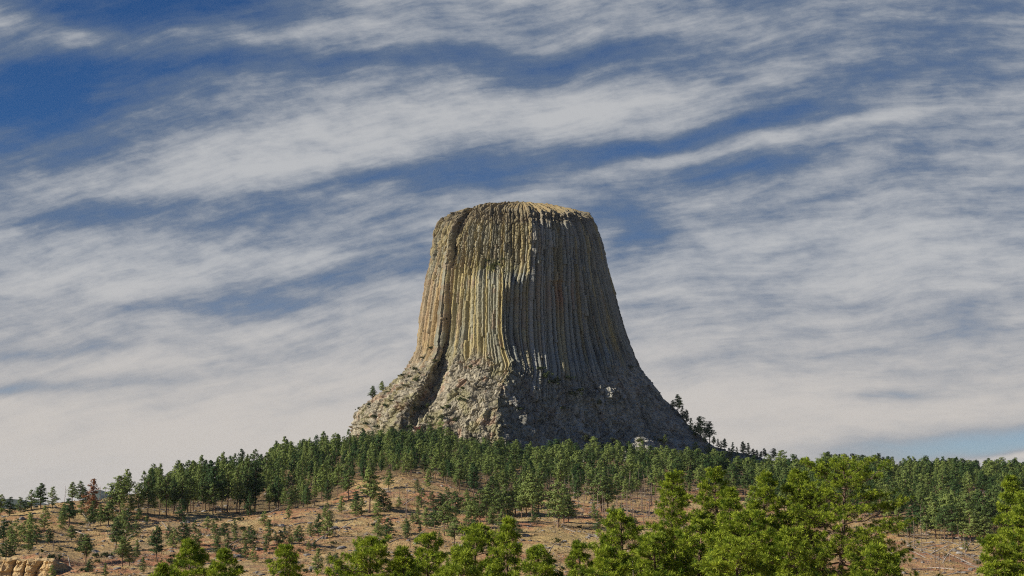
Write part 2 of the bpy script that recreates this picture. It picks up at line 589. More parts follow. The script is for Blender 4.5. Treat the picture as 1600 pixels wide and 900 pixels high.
BELT_LOW = [(205, 800), (260, 806), (330, 800), (400, 803), (470, 796), (525, 778), (555, 752), (590, 743), (680, 742), (705, 762),
            (760, 772), (800, 772), (850, 768), (900, 775), (960, 776), (1010, 772), (1100, 765), (1160, 772), (1200, 790),
            (1280, 800), (1400, 806), (1450, 818), (1500, 832), (1545, 836), (1600, 830), (1680, 830)]


def belt_low(X):
    return np.interp(X, [p[0] for p in BELT_LOW], [p[1] for p in BELT_LOW])


def build_ground():
    c_in = np.linspace(-0.34, 0.34, 620)
    side = np.geomspace(0.35, 1.05, 30)
    c = np.concatenate([-side[::-1], c_in, side])
    D = np.concatenate([[-60.0, -20.0, -5.0], np.linspace(2, 460, 60)[:-1], np.linspace(460, 1150, 470), np.linspace(1153, 1500, 90)[1:],
                        np.geomspace(1530, 12400, 45)])
    cc, dd = np.meshgrid(c, D, indexing='ij')
    yy = dd
    xx = cc * np.maximum(np.abs(dd), 25.0)
    z = ground_z(xx, yy)
    P = np.stack([xx, yy, z], -1)
    X, Y = proj(np.stack([xx, np.maximum(yy, 1), z], -1))
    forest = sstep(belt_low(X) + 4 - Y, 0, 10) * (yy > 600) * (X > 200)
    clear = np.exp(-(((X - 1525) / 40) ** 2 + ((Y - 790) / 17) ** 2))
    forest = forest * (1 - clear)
    gold = np.maximum(np.exp(-(((X - 880) / 90) ** 2 + ((Y - 842) / 16) ** 2)), clear)
    gold = np.maximum(gold, 0.8 * np.exp(-(((X - 130) / 120) ** 2 + ((Y - 806) / 14) ** 2)))
    gold = gold * (yy > 450)
    me = mesh_np('hillside', P.reshape(-1, 3), grid_faces(len(c), len(D)), smooth=True)
    me.flip_normals()
    set_col(me, 'tint', np.stack([forest, gold, forest * 0], -1).reshape(-1, 3))
    o = obj('hillside', me, M['ground'])
    tag(o, 'dry grassy hillside of pinkish (0.52, 0.280, 0.160), (0.60, 0.430, 0.195) under the rock tower', 'hillside', kind='structure')


build_ground()

# far hills behind the left ridge
for nm, X, Y, w, D in (('hill', 165, 765, 20, 11500), ('hill', 20, 779, 60, 10500), ('hill', 1600, 775, 260, 11000)):
    cx = (X - 800) / F * D * 1.009
    top = float(D * tan_el(Y))
    rw = w / F * D * 1.6
    n = 60
    a, r = np.meshgrid(np.linspace(0, 2 * math.pi, 96, endpoint=False), np.linspace(0, 1, n), indexing='ij')
    px, py = cx + np.cos(a) * r * rw * 2.2, D + np.sin(a) * r * rw * 2.2
    q = np.stack([px / (rw * 0.5), py / (rw * 0.5), px * 0], -1)
    hz = (top + 60) * np.exp(-(r * 1.9) ** 2) * (1 + 0.25 * fbm(q, 4, 5) * sstep(r, 0.05, 0.4)) - 62
    me = mesh_np('hill', np.stack([px, py, hz], -1).reshape(-1, 3), grid_faces(96, n, wrap=True), smooth=True)
    o = obj('hill', me, M['hill'])
    tag(o, 'distant blue wooded hill beyond the left ridge' if X < 500 else 'distant wooded hill beyond the right forest', 'hill', kind='structure')

# ------------------------------------------------------------------ the rock tower
DT = 1400.0
LAY = [  # (X, Y, forward depth) of 14 guide lines, from the rim to the foot
    [(706, 337, -5), (716, 333, 20), (728, 330, 38), (734, 330, 34), (740, 326, 39), (748, 322.5, 48), (766, 323.5, 62), (789, 325.5, 71), (828, 329, 80), (854, 329.5, 69), (880, 330, 59), (895, 331, 42), (908, 333, 25), (914, 336, -5)],
    [(691, 347, -5), (700, 346, 28), (714, 345, 50), (720, 345, 46), (727, 345, 51), (735, 345, 60), (764, 345, 76), (788.5, 346, 84), (830, 346, 93), (855, 347, 81.6), (885, 347, 69), (908, 347, 49), (922, 347, 28), (929, 348, -5)],
    [(682, 365, -5), (692, 365, 30), (706, 365, 54), (712, 365, 50), (719, 365, 55), (727, 365, 64), (762, 365, 80), (788, 366, 88), (831, 366, 97), (856, 366, 85.7), (889, 366, 72), (915, 366, 51), (930, 366, 28), (937, 366, -5)],
    [(675, 400, -5), (686, 400, 32), (701, 400, 57), (706, 400, 53), (714, 400, 58), (724, 400, 64), (757, 400, 78), (787, 400, 88), (829, 400, 99.5), (856, 400, 87.9), (891, 400, 74), (920, 400, 53), (938, 400, 28), (947, 400, -5)],
    [(672, 418, -5), (683, 418, 33), (698, 418, 58), (703, 418, 54), (711, 418, 59), (722, 418, 65), (755, 418, 77), (786.5, 418, 90), (828, 418, 101.5), (856, 418, 89.8), (892, 418, 76), (921, 418, 54), (941, 418, 28), (951, 418, -5)],
    [(668, 436, -5), (680, 436, 33), (696, 436, 59), (701, 436, 55), (710, 436, 60), (720, 436, 70), (753, 436, 92), (786, 436, 111), (826, 436, 103.5), (856, 436, 91), (892, 436, 77), (924, 436, 55), (945, 436, 28), (957, 436, -5)],
    [(660, 480, -5), (673, 480, 34), (692, 480, 62), (697, 480, 56), (707, 480, 61), (716, 480, 72), (752, 480, 98), (785, 480, 115), (824, 480, 103.5), (856, 480, 89.8), (893, 480, 75), (932, 480, 55), (958, 480, 28), (970, 480, -5)],
    [(653, 520, -5), (667, 520, 36), (688, 520, 66), (693, 520, 57), (703, 520, 62), (712, 520, 76), (752, 520, 102.5), (785, 520, 119), (824, 520, 107.5), (857, 520, 93.9), (896, 520, 79), (940, 520, 57), (969, 520, 28), (982, 520, -5)],
    [(649, 550, -5), (662, 550, 40), (683, 550, 72), (689, 550, 59), (699, 550, 64), (707, 550, 82), (752, 550, 109.5), (791, 550, 125), (827, 550, 114), (859, 550, 100.8), (900, 550, 85), (950, 550, 61), (980, 550, 28), (993, 550, -5)],
    [(634, 575, -5), (650, 575, 52), (672, 575, 86), (684, 575, 62), (697, 575, 72), (704, 575, 96), (752, 575, 123), (799, 575, 135), (832, 575, 124), (862, 575, 111.6), (905, 575, 95), (958, 575, 79), (990, 575, 30), (1003, 575, -5)],
    [(602, 605, -5), (625, 605, 60), (655, 605, 100), (679, 605, 77), (690, 605, 84), (700, 605, 112), (744, 605, 135.5), (782, 605, 147), (828, 605, 134), (862, 605, 120.8), (911, 605, 103), (968, 605, 87), (1008, 605, 32), (1023, 605, -5)],
    [(567, 640, -5), (595, 640, 66), (632, 640, 110), (652, 640, 93), (678, 640, 102), (698, 640, 127), (737, 640, 145), (777, 640, 158), (825, 640, 143), (862, 640, 129.9), (916, 640, 112), (980, 640, 95), (1035, 640, 34), (1056, 640, -5)],
    [(551, 675, -5), (580, 675, 74), (622, 675, 116), (645, 675, 111), (680, 675, 120), (705, 675, 140), (735, 675, 154), (775, 675, 167), (823, 675, 152), (862, 675, 138.4), (921, 675, 119), (995, 675, 102), (1060, 675, 40), (1086, 675, -5)],
    [(528, 700, -5), (565, 700, 86), (618, 700, 126), (650, 700, 122), (683, 700, 132), (708, 700, 148), (740, 700, 160), (780, 700, 172), (826, 700, 157), (862, 700, 146.1), (930, 700, 127), (1015, 700, 109), (1085, 700, 55), (1130, 700, -5)],
    [(490, 726, -5), (540, 728, 110), (610, 730, 145), (650, 730, 145), (683, 730, 150), (708, 730, 165), (740, 732, 177), (780, 734, 188), (826, 734, 175), (862, 734, 164.3), (932, 734, 145), (1025, 734, 127), (1110, 732, 80), (1215, 724, -5)],
]
LAYY = np.array([331, 346, 365, 400, 418, 436, 480, 520, 550, 575, 605, 640, 675, 700, 730], float)


def tower_guides():
    G = []
    for L in LAY:
        a = np.array(L, float)
        f = at(a[:, 0], a[:, 1], DT - a[:, 2])
        l, r = f[0], f[-1]
        mid, hw = (l + r) / 2, (r[0] - l[0]) / 2
        zs = (l[2] + r[2]) / 2
        back = np.array([[mid[0] + math.cos(t) * hw, DT + 5 + math.sin(t) * hw * 0.8, zs] for t in np.linspace(0, math.pi, 9)[1:-1]])
        G.append(np.concatenate([f, back, f[:1]]))
    return np.array(G)                      # layers x 21 x 3


RT = {}


def build_tower():
    G = tower_guides()
    nl, npt, _ = G.shape
    K = int(np.nonzero(LAYY == 480)[0][0])
    seg = np.linalg.norm(np.diff(G[K], axis=0), axis=1)
    cum = np.concatenate([[0], np.cumsum(seg)])
    front = cum[13]
    NU1, NU2 = 1320, 90
    u = np.concatenate([np.linspace(0, front, NU1, endpoint=False), np.linspace(front, cum[-1], NU2, endpoint=False)])
    yk = np.concatenate([np.linspace(331, 560, 430, endpoint=False), np.linspace(560, 730, 330)])
    # along u
    R = np.empty((nl, len(u), 3))
    for k in range(nl):
        for a in range(3):
            R[k, :, a] = np.interp(u, cum, G[k, :, a])
    # soften plan corners a little
    ker = np.ones(9) / 9
    for k in range(nl):
        for a in range(3):
            e = np.concatenate([R[k, :5, a], R[k, :, a], R[k, -4:, a]])
            R[k, :, a] = np.concatenate([R[k, :3, a], np.convolve(e, ker, 'valid')[3:-3][:len(u) - 6], R[k, -3:, a]])
    # along y (Catmull-Rom style via Hermite with finite differences)
    dy = np.diff(LAYY)
    sl = np.diff(R, axis=0) / dy[:, None, None]
    tg = np.empty_like(R)
    tg[1:-1] = (sl[:-1] * dy[1:, None, None] + sl[1:] * dy[:-1, None, None]) / (dy[1:] + dy[:-1])[:, None, None]
    tg[0], tg[-1] = sl[0], sl[-1]
    j = np.clip(np.searchsorted(LAYY, yk, side='right') - 1, 0, nl - 2)
    h = dy[j][:, None, None]
    t = ((yk - LAYY[j]) / dy[j])[:, None, None]
    P = ((2 * t ** 3 - 3 * t ** 2 + 1) * R[j] + (t ** 3 - 2 * t ** 2 + t) * h * tg[j] + (-2 * t ** 3 + 3 * t ** 2) * R[j + 1] + (t ** 3 - t ** 2) * h * tg[j + 1])
    P = np.transpose(P, (1, 0, 2)).copy()          # u x y x 3
    du = np.roll(P, -1, 0) - np.roll(P, 1, 0)
    dv = np.gradient(P, axis=1)
    N = np.cross(dv, du)
    N /= np.linalg.norm(N, axis=-1, keepdims=True) + 1e-9
    # make it point outwards
    mid = P.mean(axis=0, keepdims=True)
    sgn = np.sign(np.sum(N * (P - mid), -1).mean())
    N *= sgn
    Nh = N.copy()
    Nh[..., 2] *= 0.35
    Nh /= np.linalg.norm(Nh, axis=-1, keepdims=True)

    U = u[:, None] + 0 * yk[None, :]
    Yk = yk[None, :] + 0 * u[:, None]
    ug = lambda i: cum[i]
    # --- columns
    r2 = np.random.default_rng(4)
    edges = [0.0]
    while edges[-1] < cum[-1]:
        edges.append(edges[-1] + float(r2.choice([1.9, 2.6, 3.2, 4.0, 5.0], p=[.15, .27, .30, .18, .10])))
    edges = np.array(edges)
    nc = len(edges) - 1
    # slow sideways wander makes the joints less ruler-straight
    wob = 0.12 * fbm(np.stack([U / 30, Yk / 75, U * 0], -1), 2, 77) + 0.05 * fbm(np.stack([U / 4, Yk / 14, U * 0], -1), 2, 78)
    Uw = np.clip(U + wob, 0, cum[-1] - 1e-3)
    ci = np.clip(np.searchsorted(edges, Uw, side='right') - 1, 0, nc - 1)
    ce = (edges[ci] + edges[ci + 1]) / 2
    hw = (edges[ci + 1] - edges[ci]) / 2
    f = np.abs(Uw - ce) / hw
    cdep = r2.uniform(1.3, 3.2, nc)
    sf_ = (Uw - ce) / hw
    groove = cdep[ci] * np.clip((f - 0.40) / 0.60, 0, 1) ** 1.15 + 1.3 * sstep(f, 0.80, 0.97) + sf_ * r2.normal(0, 0.42, nc)[ci]
    # steps: each column sheds pieces at its own heights
    off = np.zeros_like(U)
    upper = r2.uniform(0, 1, nc)
    for c in range(nc):
        uu = (edges[c] + edges[c + 1]) / 2
        m = ci == c
        if not m.any():
            continue
        lit = ug(5) < uu < ug(7)
        nb = r2.integers(1, 4) if lit else r2.integers(2, 6)
        br = np.sort(np.concatenate([[320], r2.uniform(335, 575, nb), r2.uniform(332, 430, r2.integers(2, 5)), [800]]))
        val = r2.normal(0, 0.95, len(br))
        val += np.where(br < 420, r2.normal(-0.2, 0.9, len(br)), 0)
        k = np.searchsorted(br, Yk[m]) - 1
        off[m] += np.clip(val, -2.2, 1.7)[k]
    # bundles of columns stand out together
    bun = 2.1 * fbm(np.stack([U / 17, Yk / 260, U * 0], -1), 2, 91)
    rough = 0.5 * fbm(P / 3.0, 3, 12)
    # blocky weathering in the upper part
    Pw = (P + 0.6 * fbm(P / 3, 2, 44)[..., None]) * np.array([1 / 3.4, 1 / 3.4, 1 / 11.0])
    f1, f2, rv, fc_ = worley(Pw, 40, True)
    knob = 1.5 * (rv - 0.5) * 2 + 1.6 * fc_ - 1.1 * np.clip(1 - (f2 - f1) / 0.22, 0, 1)
    litside = sstep(ug(7.0) + 14 - U, 0, 12) if False else sstep(cum[8] + 4 - U, 0, 14)
    top_w = sstep(Yk + 9 * fbm(np.stack([U / 12, U * 0, U * 0], -1), 2, 8), 436, 396) * (0.18 + 0.60 * litside)
    top_w = np.maximum(top_w, 0.8 * sstep(Yk, 352, 338))
    rimz = r2.uniform(-1.0, 1.0, nc)[ci] * sstep(Yk, 348, 336)
    # cross joints
    cj = np.abs(((Yk + 40 * upper[ci]) / 5.5 + 0.4 * fbm(P / 7, 2, 5)) % 1.0 - 0.5)
    cross = -0.9 * np.clip(1 - cj / 0.09, 0, 1) * (0.35 + 0.65 * top_w) * (upper[ci] > 0.25)
    # --- rubble apron
    low_edge = np.interp(U, [0, cum[2], cum[4], cum[5], cum[7], cum[9], cum[10], cum[11], cum[12], cum[13], cum[-1]],
                         [556, 556, 545, 548, 563, 582, 578, 566, 562, 574, 570])
    le = low_edge + 15 * fbm(np.stack([U / 8, U * 0, U * 0], -1), 3, 61) + 7 * (upper[ci] - 0.5)
    shd = sstep(U, cum[7], cum[8])
    ap = sstep(Yk, le - 14, le + 22 + 8 * shd)
    Pn = P + 1.2 * np.stack([fbm(P / 4, 2, 66), fbm(P / 4, 2, 67), fbm(P / 4, 2, 68)], -1)
    q1, q2, qr, qf = worley(Pn / np.array([8.5, 8.5, 14.0]), 71, True)
    b1 = 2.2 * (qr - 0.5) + 5.5 * qf - 1.8 * np.clip(1 - (q2 - q1) / 0.12, 0, 1)
    s1, s2, sr, sf = worley(Pn / np.array([2.9, 2.9, 4.4]), 81, True)
    b2 = 1.0 * (sr - 0.5) + 2.6 * sf - 0.6 * np.clip(1 - (s2 - s1) / 0.14, 0, 1)
    g1, g2, gr, gf = worley(Pn / np.array([21, 21, 34.0]), 171, True)
    b0 = 13.0 * gf + 3.0 * (gr - 0.5) - 2.2 * np.clip(1 - (g2 - g1) / 0.07, 0, 1)
    b1 = b1 * (0.9 - 0.3 * shd) + b0 * (0.42 - 0.10 * shd) * sstep(Yk, le - 5, le + 40)
    b2 = b2 * 0.5
    # tilted slabs: column stubs lying over at an angle
    lean = np.where(U < cum[3], 1, -0.25)[...]
    ph = (P[..., 0] * 0.55 + lean * P[..., 2] * 0.75 + 3.0 * fbm(P / 22, 2, 33)) / 3.9
    slab = 2.4 * (0.5 - np.abs(ph % 1.0 - 0.5) * 2 * 0.9) * (0.5 + 0.8 * vnoise(np.stack([np.floor(ph), P[..., 2] / 16, ph * 0], -1) * 1.0, 36) ** 2 * 2)
    slabw = np.maximum(sstep(fbm(P / 30, 2, 55), -0.15, 0.30) * (1 - 0.6 * shd), 0.9 * (U < cum[4]))
    ridge = (6.5 - 3.0 * shd) * (0.35 - np.abs(fbm(P / np.array([38, 38, 70.0]), 3, 101))) * sstep(Yk, 575, 640)
    # crags on the shaded apron: long upright ribs
    rib = np.abs(fbm(np.stack([P[..., 0] / 16 + P[..., 2] / 60, P[..., 1] / 40, P[..., 2] / 75], -1), 3, 131))
    ribs = 4.0 * (0.3 - rib) * sstep(U, cum[7], cum[8]) * sstep(Yk, 585, 625)
    fine = 0.7 * fbm(P / 1.7, 3, 15)
    disp_col = (-groove * (1 - 0.25 * top_w) + off * (1 - 0.3 * top_w) + bun + rough + cross + knob * 1.1 * top_w)
    disp_ap = b1 + b2 + slab * slabw + ridge + ribs + fine
    disp_ap = disp_ap * np.where(U > cum[13], 0.3, 1.0)
    disp = disp_col * (1 - ap) + (disp_ap - groove * (0.9 * (1 - sstep(Yk, le + 3, le + 34)) + 0.10 * shd) + 0.25 * off * shd) * ap
    disp *= sstep(Yk, 331, 336) * 0.85 + 0.15
    # small overhang line in the shaded face
    X0, Y0 = proj(P)
    roof = np.exp(-((X0 - 872) / 14) ** 2) * (sstep(Y0, 436, 441) * sstep(462, Y0 * 0 + 462, Y0 * 0 + 463) if False else sstep(Y0, 438, 441) * (1 - sstep(Y0, 441, 475)))
    disp -= 2.2 * roof * (U > cum[7])
    Q = P + Nh * disp[..., None]
    Q[..., 2] += 2.4 * rimz - 0.9 * sstep(groove, 0.6, 2.0) * sstep(Yk, 345, 334)

    # --- albedo
    crand = r2.uniform(0, 1, nc)[ci]
    crand2 = r2.uniform(0, 1, nc)[ci]
    big = fbm(P / np.array([18, 18, 45.0]), 3, 201)
    yel = np.array([0.375, 0.315, 0.155])
    gre = np.array([0.285, 0.28, 0.21])
    brn = np.array([0.27, 0.20, 0.135])
    org = np.array([0.35, 0.245, 0.135])
    bot = np.array([0.36, 0.325, 0.245])
    col = gre + 0 * P
    k = np.clip(sstep(crand + 0.45 * big, 0.30, 0.75), 0, 1)[..., None]
    col = col * (1 - k) + yel * k
    k = (sstep(crand2 + 0.4 * fbm(P / 9, 2, 210), 0.66, 0.95) * 0.75)[..., None]
    col = col * (1 - k) + brn * k
    k = (0.75 * sstep(cum[2] + 2 - U, 0, 10) * sstep(Yk, 400, 470) * (0.6 + 0.4 * crand))[..., None]
    col = col * (1 - k) + org * k
    # the weathered upper third is browner
    k = (0.45 * top_w)[..., None]
    col = col * (1 - k) + np.array([0.225, 0.19, 0.125]) * k
    # shaded face: greyer stone with cool sky fill painted in, green lichen streaks, a rusty patch
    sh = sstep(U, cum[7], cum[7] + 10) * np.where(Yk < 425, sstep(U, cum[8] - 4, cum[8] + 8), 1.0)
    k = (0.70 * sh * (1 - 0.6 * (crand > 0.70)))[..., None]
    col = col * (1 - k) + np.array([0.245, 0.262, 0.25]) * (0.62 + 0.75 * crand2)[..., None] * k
    k = (0.75 * np.exp(-((X0 - 878) / 20) ** 2 - ((Y0 - 462) / 26) ** 2) * (crand > 0.35))[..., None]
    col = col * (1 - k) + np.array([0.26, 0.125, 0.085]) * k
    k = (0.8 * np.exp(-((X0 - 956 - (Y0 - 520) * 0.2) / 7) ** 2 - ((Y0 - 525) / 34) ** 2))[..., None]
    col = col * (1 - k) + np.array([0.38, 0.31, 0.13]) * k
    k = (0.8 * sstep(Yk, 356, 340))[..., None]
    col = col * (1 - k) + np.array([0.225, 0.185, 0.12]) * k
    # apron
    ac = bot * (0.85 + 0.40 * (sr[..., None] - 0.5) + 0.5 * (qr[..., None] - 0.5) + 0.45 * fbm(P / 2.2, 3, 232)[..., None])
    k = (0.5 * sstep(fbm(P / 8, 3, 230), 0.3, 0.6))[..., None]
    ac = ac * (1 - k) + np.array([0.40, 0.25, 0.165]) * k
    k = (0.6 * sstep(fbm(P / 14, 3, 240), 0.1, 0.45))[..., None]
    ac = ac * (1 - k) + np.array([0.285, 0.265, 0.135]) * k
    k = (0.7 * sh)[..., None]  # cool fill of the shaded side is painted into the apron colour too
    ac = ac * (1 - k) + (np.array([0.235, 0.24, 0.225]) * (1 + 0.45 * (sr - 0.5) + 0.6 * (qr - 0.5) + 0.6 * fbm(P / 2.4, 3, 233))[..., None]) * k
    col = col * (1 - ap[..., None]) + ac * ap[..., None]
    # grassy ledge
    led = np.exp(-((X0 - 772 - (Y0 - 415) * 0.6) / 24) ** 2 - ((Y0 - 416) / 9) ** 2) * sstep(fbm(P / 6, 2, 5), -0.35, 0.1)
    k = (0.85 * led)[..., None]
    col = col * (1 - k) + np.array([0.20, 0.20, 0.055]) * k
    # dark water streaks
    stre = sstep(fbm(np.stack([U / 2.4, Yk / 60, U * 0], -1), 3, 260), 0.28, 0.55) * (1 - ap)
    col = col * (1 - 0.35 * stre[..., None])
    col = np.clip(col, 0.03, 0.6)

    root = bpy.data.objects.new('rock_tower', None)
    C.objects.link(root)
    base = np.array([float(P[:, -1, 0].mean()), DT, 38.0])
    root.location = base
    tag(root, 'huge flat topped tower of grey fluted stone columns above the pines', 'rock tower')
    nu, ny = len(u), len(yk)
    cut = int(np.nonzero(yk >= 566)[0][0])
    fc = grid_faces(nu, cut + 1, wrap=True)
    me = mesh_np('columns', (Q[:, :cut + 1] - base).reshape(-1, 3), fc, smooth=False)
    set_col(me, 'tint', col[:, :cut + 1].reshape(-1, 3))
    obj('columns', me, M['rock'], root)
    fa = grid_faces(nu, ny - cut, wrap=True)
    me = mesh_np('rubble_apron', (Q[:, cut:] - base).reshape(-1, 3), fa, smooth=False)
    set_col(me, 'tint', col[:, cut:].reshape(-1, 3))
    obj('rubble_apron', me, M['rock'], root)
    # summit: a low dome of dry grass and blocks
    rim = Q[:, 0]
    cen = at(815, 318.3, DT - 10)
    nr = 60
    tt = np.linspace(0, 1, nr)[None, :, None]
    cap = rim[:, None] * (1 - tt) + cen * tt
    bul = (1 - (1 - tt[..., 0]) ** 1.6)
    cap[..., 2] = rim[:, None, 2] + (cen[2] - rim[:, None, 2]) * bul
    cap[..., 2] += (1.1 * fbm(cap / 5.0, 3, 300) + 0.5 * fbm(cap / 1.7, 2, 303)) * sstep(tt[..., 0], 0.0, 0.05)
    me = mesh_np('summit_cap', (cap - base).reshape(-1, 3), grid_faces(nu, nr, wrap=True), smooth=True)
    g = sstep(fbm(cap / 4, 3, 310), -0.1, 0.35)[..., None]
    cc = np.array([0.30, 0.235, 0.125]) * (1 - g) + np.array([0.28, 0.21, 0.11]) * g
    e = (1 - sstep(tt, 0.02, 0.12))
    cc = cc * (1 - 0.7 * e) + np.array([0.24, 0.20, 0.12]) * 0.7 * e
    set_col(me, 'tint', np.broadcast_to(cc, cap.shape).reshape(-1, 3))
    obj('summit_cap', me, M['rock'], root)
    Fr = Q[:NU1]
    RT['P'] = Fr.reshape(-1, 3)
    RT['X'], RT['Y'] = proj(RT['P'])


build_tower()


def tower_at(X, Y):
    d = (RT['X'] - X) ** 2 + (RT['Y'] - Y) ** 2
    k = np.argpartition(d, 12)[:12]
    k = k[d[k] < 6.0] if (d[k] < 6.0).any() else k[:1]
    return RT['P'][k[np.argmin(RT['P'][k, 1])]]


# ------------------------------------------------------------------ trees
def tube(path, rad, sides=6):
    path = np.asarray(path, float)
    rad = np.asarray(rad, float)
    tg = np.gradient(path, axis=0)
    tg /= np.linalg.norm(tg, axis=1, keepdims=True) + 1e-9
    ref = np.where(np.abs(tg[:, 2:3]) < 0.9, np.array([[0, 0, 1.0]]), np.array([[1.0, 0, 0]]))
    a = np.cross(tg, ref)
    a /= np.linalg.norm(a, axis=1, keepdims=True) + 1e-9
    b = np.cross(tg, a)
    th = np.linspace(0, 2 * math.pi, sides, endpoint=False)
    V = path[:, None] + rad[:, None, None] * (np.cos(th)[None, :, None] * a[:, None] + np.sin(th)[None, :, None] * b[:, None])
    n = len(path)
    i, k = np.meshgrid(np.arange(n - 1), np.arange(sides), indexing='ij')
    k2 = (k + 1) % sides
    fc = np.stack([i * sides + k, i * sides + k2, (i + 1) * sides + k2, (i + 1) * sides + k], -1).reshape(-1, 4)
    return V.reshape(-1, 3), fc


class MB:
    def __init__(self):
        self.v, self.f, self.n = [], [], 0

    def add(self, vf):
        v, f = vf
        self.v.append(v)
        self.f.append(f + self.n)
        self.n += len(v)

    def arrays(self):
        return np.concatenate(self.v), [np.concatenate([f for f in self.f if f.shape[1] == k]) for k in sorted({f.shape[1] for f in self.f})]

    def mesh(self, name, smooth=False):
        v, f = self.arrays()
        return mesh_np(name, v, f, smooth)


def unit(n, r):
    v = r.normal(size=(n, 3))
    return v / np.linalg.norm(v, axis=1, keepdims=True)


def quads(cen, nrm, size, r, asp=0.6):
    """leaf clumps: one bent-free quad per centre, facing nrm"""
    n = len(cen)
    ref = unit(n, r)
    a = np.cross(nrm, ref)
    a /= np.linalg.norm(a, axis=1, keepdims=True) + 1e-9
    b = np.cross(nrm, a)
    s = size[:, None]
    V = np.stack([cen - a * s - b * s * asp * 0.3, cen + b * s * asp * -1, cen + a * s + b * s * asp * 0.2, cen + b * s * asp], 1).reshape(-1, 3)
    return V, np.arange(n * 4, dtype=np.int64).reshape(n, 4)


def mid_pine(seed, H=16.0, slim=0.2, full=1.45, bare=0.3, dens=1.0, ragged=0.3, conic=0.5):
    """(trunk arrays, crown arrays) of a ponderosa seen from hundreds of metres"""
    r = np.random.default_rng(seed)
    t = np.linspace(0, 1, 9)
    bend = r.normal(0, 0.012 * H, 2)
    path = np.stack([bend[0] * np.sin(t * 2.5), bend[1] * np.sin(t * 3.1), t * H - 0.5], -1)
    tr = MB()
    tr.add(tube(path, 0.021 * H * (1 - t) ** 0.8 * 0.75 + 0.03, 7))
    cen, nrm, siz = [], [], []
    nb = int(74 * dens)
    R = slim * H * full
    for k in range(nb):
        h = bare + (1 - bare) * (k + r.uniform(0, 1)) / nb
        q = (h - bare) / (1 - bare)
        prof = (1 - q) ** (0.55 + 0.6 * conic) * (0.35 + 0.65 * min(1, q / 0.22)) + 0.10
        L = R * prof * r.uniform(1 - ragged * 1.6, 1 + ragged * 0.7)
        a = r.uniform(0, 2 * math.pi)
        c0 = np.array([np.interp(h, t, path[:, 0]), np.interp(h, t, path[:, 1]), h * H - 0.5])
        d = np.array([math.cos(a), math.sin(a), r.uniform(-0.15, 0.35)])
        if L > 0.25 * R:
            tr.add(tube([c0, c0 + d * L * 0.55, c0 + d * L * 0.9], [0.07, 0.045, 0.02], 4))
        ncl = 1 + int(L > 0.35 * R) + int(L > 0.75 * R)
        for c in range(ncl):
            cc = c0 + d * L * (1 - 0.36 * c) + r.normal(0, 0.12, 3)
            rad = (0.55 + 0.45 * r.uniform()) * (H / 16) * (0.75 + 0.35 * prof)
            m = int(20 * (0.8 + 0.5 * r.uniform()))
            u = unit(m, r)
            p = cc + u * rad * np.array([1.1, 1.1, 0.72]) * r.uniform(0.55, 1.0, (m, 1)) ** 0.5
            nn = u * 0.8 + d * np.array([0.5, 0.5, 0]) + np.array([0, 0, 0.4]) + r.normal(0, 0.22, (m, 3))
            nn /= np.linalg.norm(nn, axis=1, keepdims=True)
            cen.append(p); nrm.append(nn); siz.append(r.uniform(0.16, 0.36, m) * (H / 16))
    cr = quads(np.concatenate(cen), np.concatenate(nrm), np.concatenate(siz), r)
    return tr.arrays(), cr


KINDS = [dict(slim=0.20, bare=0.22, conic=0.5), dict(slim=0.17, bare=0.30, conic=0.4), dict(slim=0.24, bare=0.28, conic=0.2, ragged=0.45),
         dict(slim=0.15, bare=0.38, conic=0.3, dens=0.8), dict(slim=0.22, bare=0.12, conic=0.8), dict(slim=0.19, bare=0.45, conic=0.1, ragged=0.4),
         dict(slim=0.26, bare=0.08, conic=0.9, ragged=0.25), dict(slim=0.18, bare=0.52, conic=0.2, ragged=0.4, dens=0.8),
         dict(slim=0.16, bare=0.16, conic=0.7, ragged=0.45, dens=0.75), dict(slim=0.21, bare=0.34, conic=0.35, ragged=0.5)]
MID = []
for k_, kw_ in enumerate(KINDS):
    tv, cv = mid_pine(100 + k_, **kw_)
    MID.append((mesh_np('trunk', tv[0], tv[1], True), mesh_np('crown', cv[0], cv[1]), tv, cv))
    MID[-1][0].materials.append(M['bark'])
    MID[-1][1].materials.append(M['needle_mid'])
# a few meshes of their own for the reddish and the thin trees
_t, _c = mid_pine(301, slim=0.17, bare=0.12, conic=0.6, dens=0.9, ragged=0.4)
RED = (mesh_np('trunk', _t[0], _t[1], True), mesh_np('crown', _c[0], _c[1]))
RED[0].materials.append(M['bark']); RED[1].materials.append(M['needle_red'])
_t, _c = mid_pine(302, slim=0.15, bare=0.15, conic=0.6, dens=0.5, ragged=0.5)
PALE = (mesh_np('trunk', _t[0], _t[1], True), mesh_np('crown', _c[0], _c[1]))
PALE[0].materials.append(M['snag']); PALE[1].materials.append(M['needle_pale'])

FEET = []


def put_pine(loc, H, var, label, group, meshes=None, wide=1.0, cat='pine', name='pine_tree'):
    tm, cm = meshes if meshes else MID[var][:2]
    e = bpy.data.objects.new(name, None)
    e.location = loc
    s = H / 16.0
    e.scale = (s * wide, s * wide, s)
    e.rotation_euler = (0, 0, random.uniform(0, 6.28))
    C.objects.link(e)
    tag(e, label, cat, group)
    obj('trunk', tm, None, e)
    obj('crown', cm, None, e)
    FEET.append((loc[0], loc[1]))
    return e


ORD = ['first', 'second', 'third', 'fourth', 'fifth', 'sixth', 'seventh', 'eighth', 'ninth', 'tenth', 'eleventh', 'twelfth',
       'thirteenth', 'fourteenth', 'fifteenth', 'sixteenth', 'seventeenth', 'eighteenth', 'nineteenth', 'twentieth']


def ordinal(i, n):
    if n == 1:
        return ''
    if i == 0:
        return 'leftmost '
    if i == n - 1:
        return 'rightmost '
    return (ORD[i] if i < len(ORD) else 'twenty-' + ORD[i - 20]) + ' from left, '


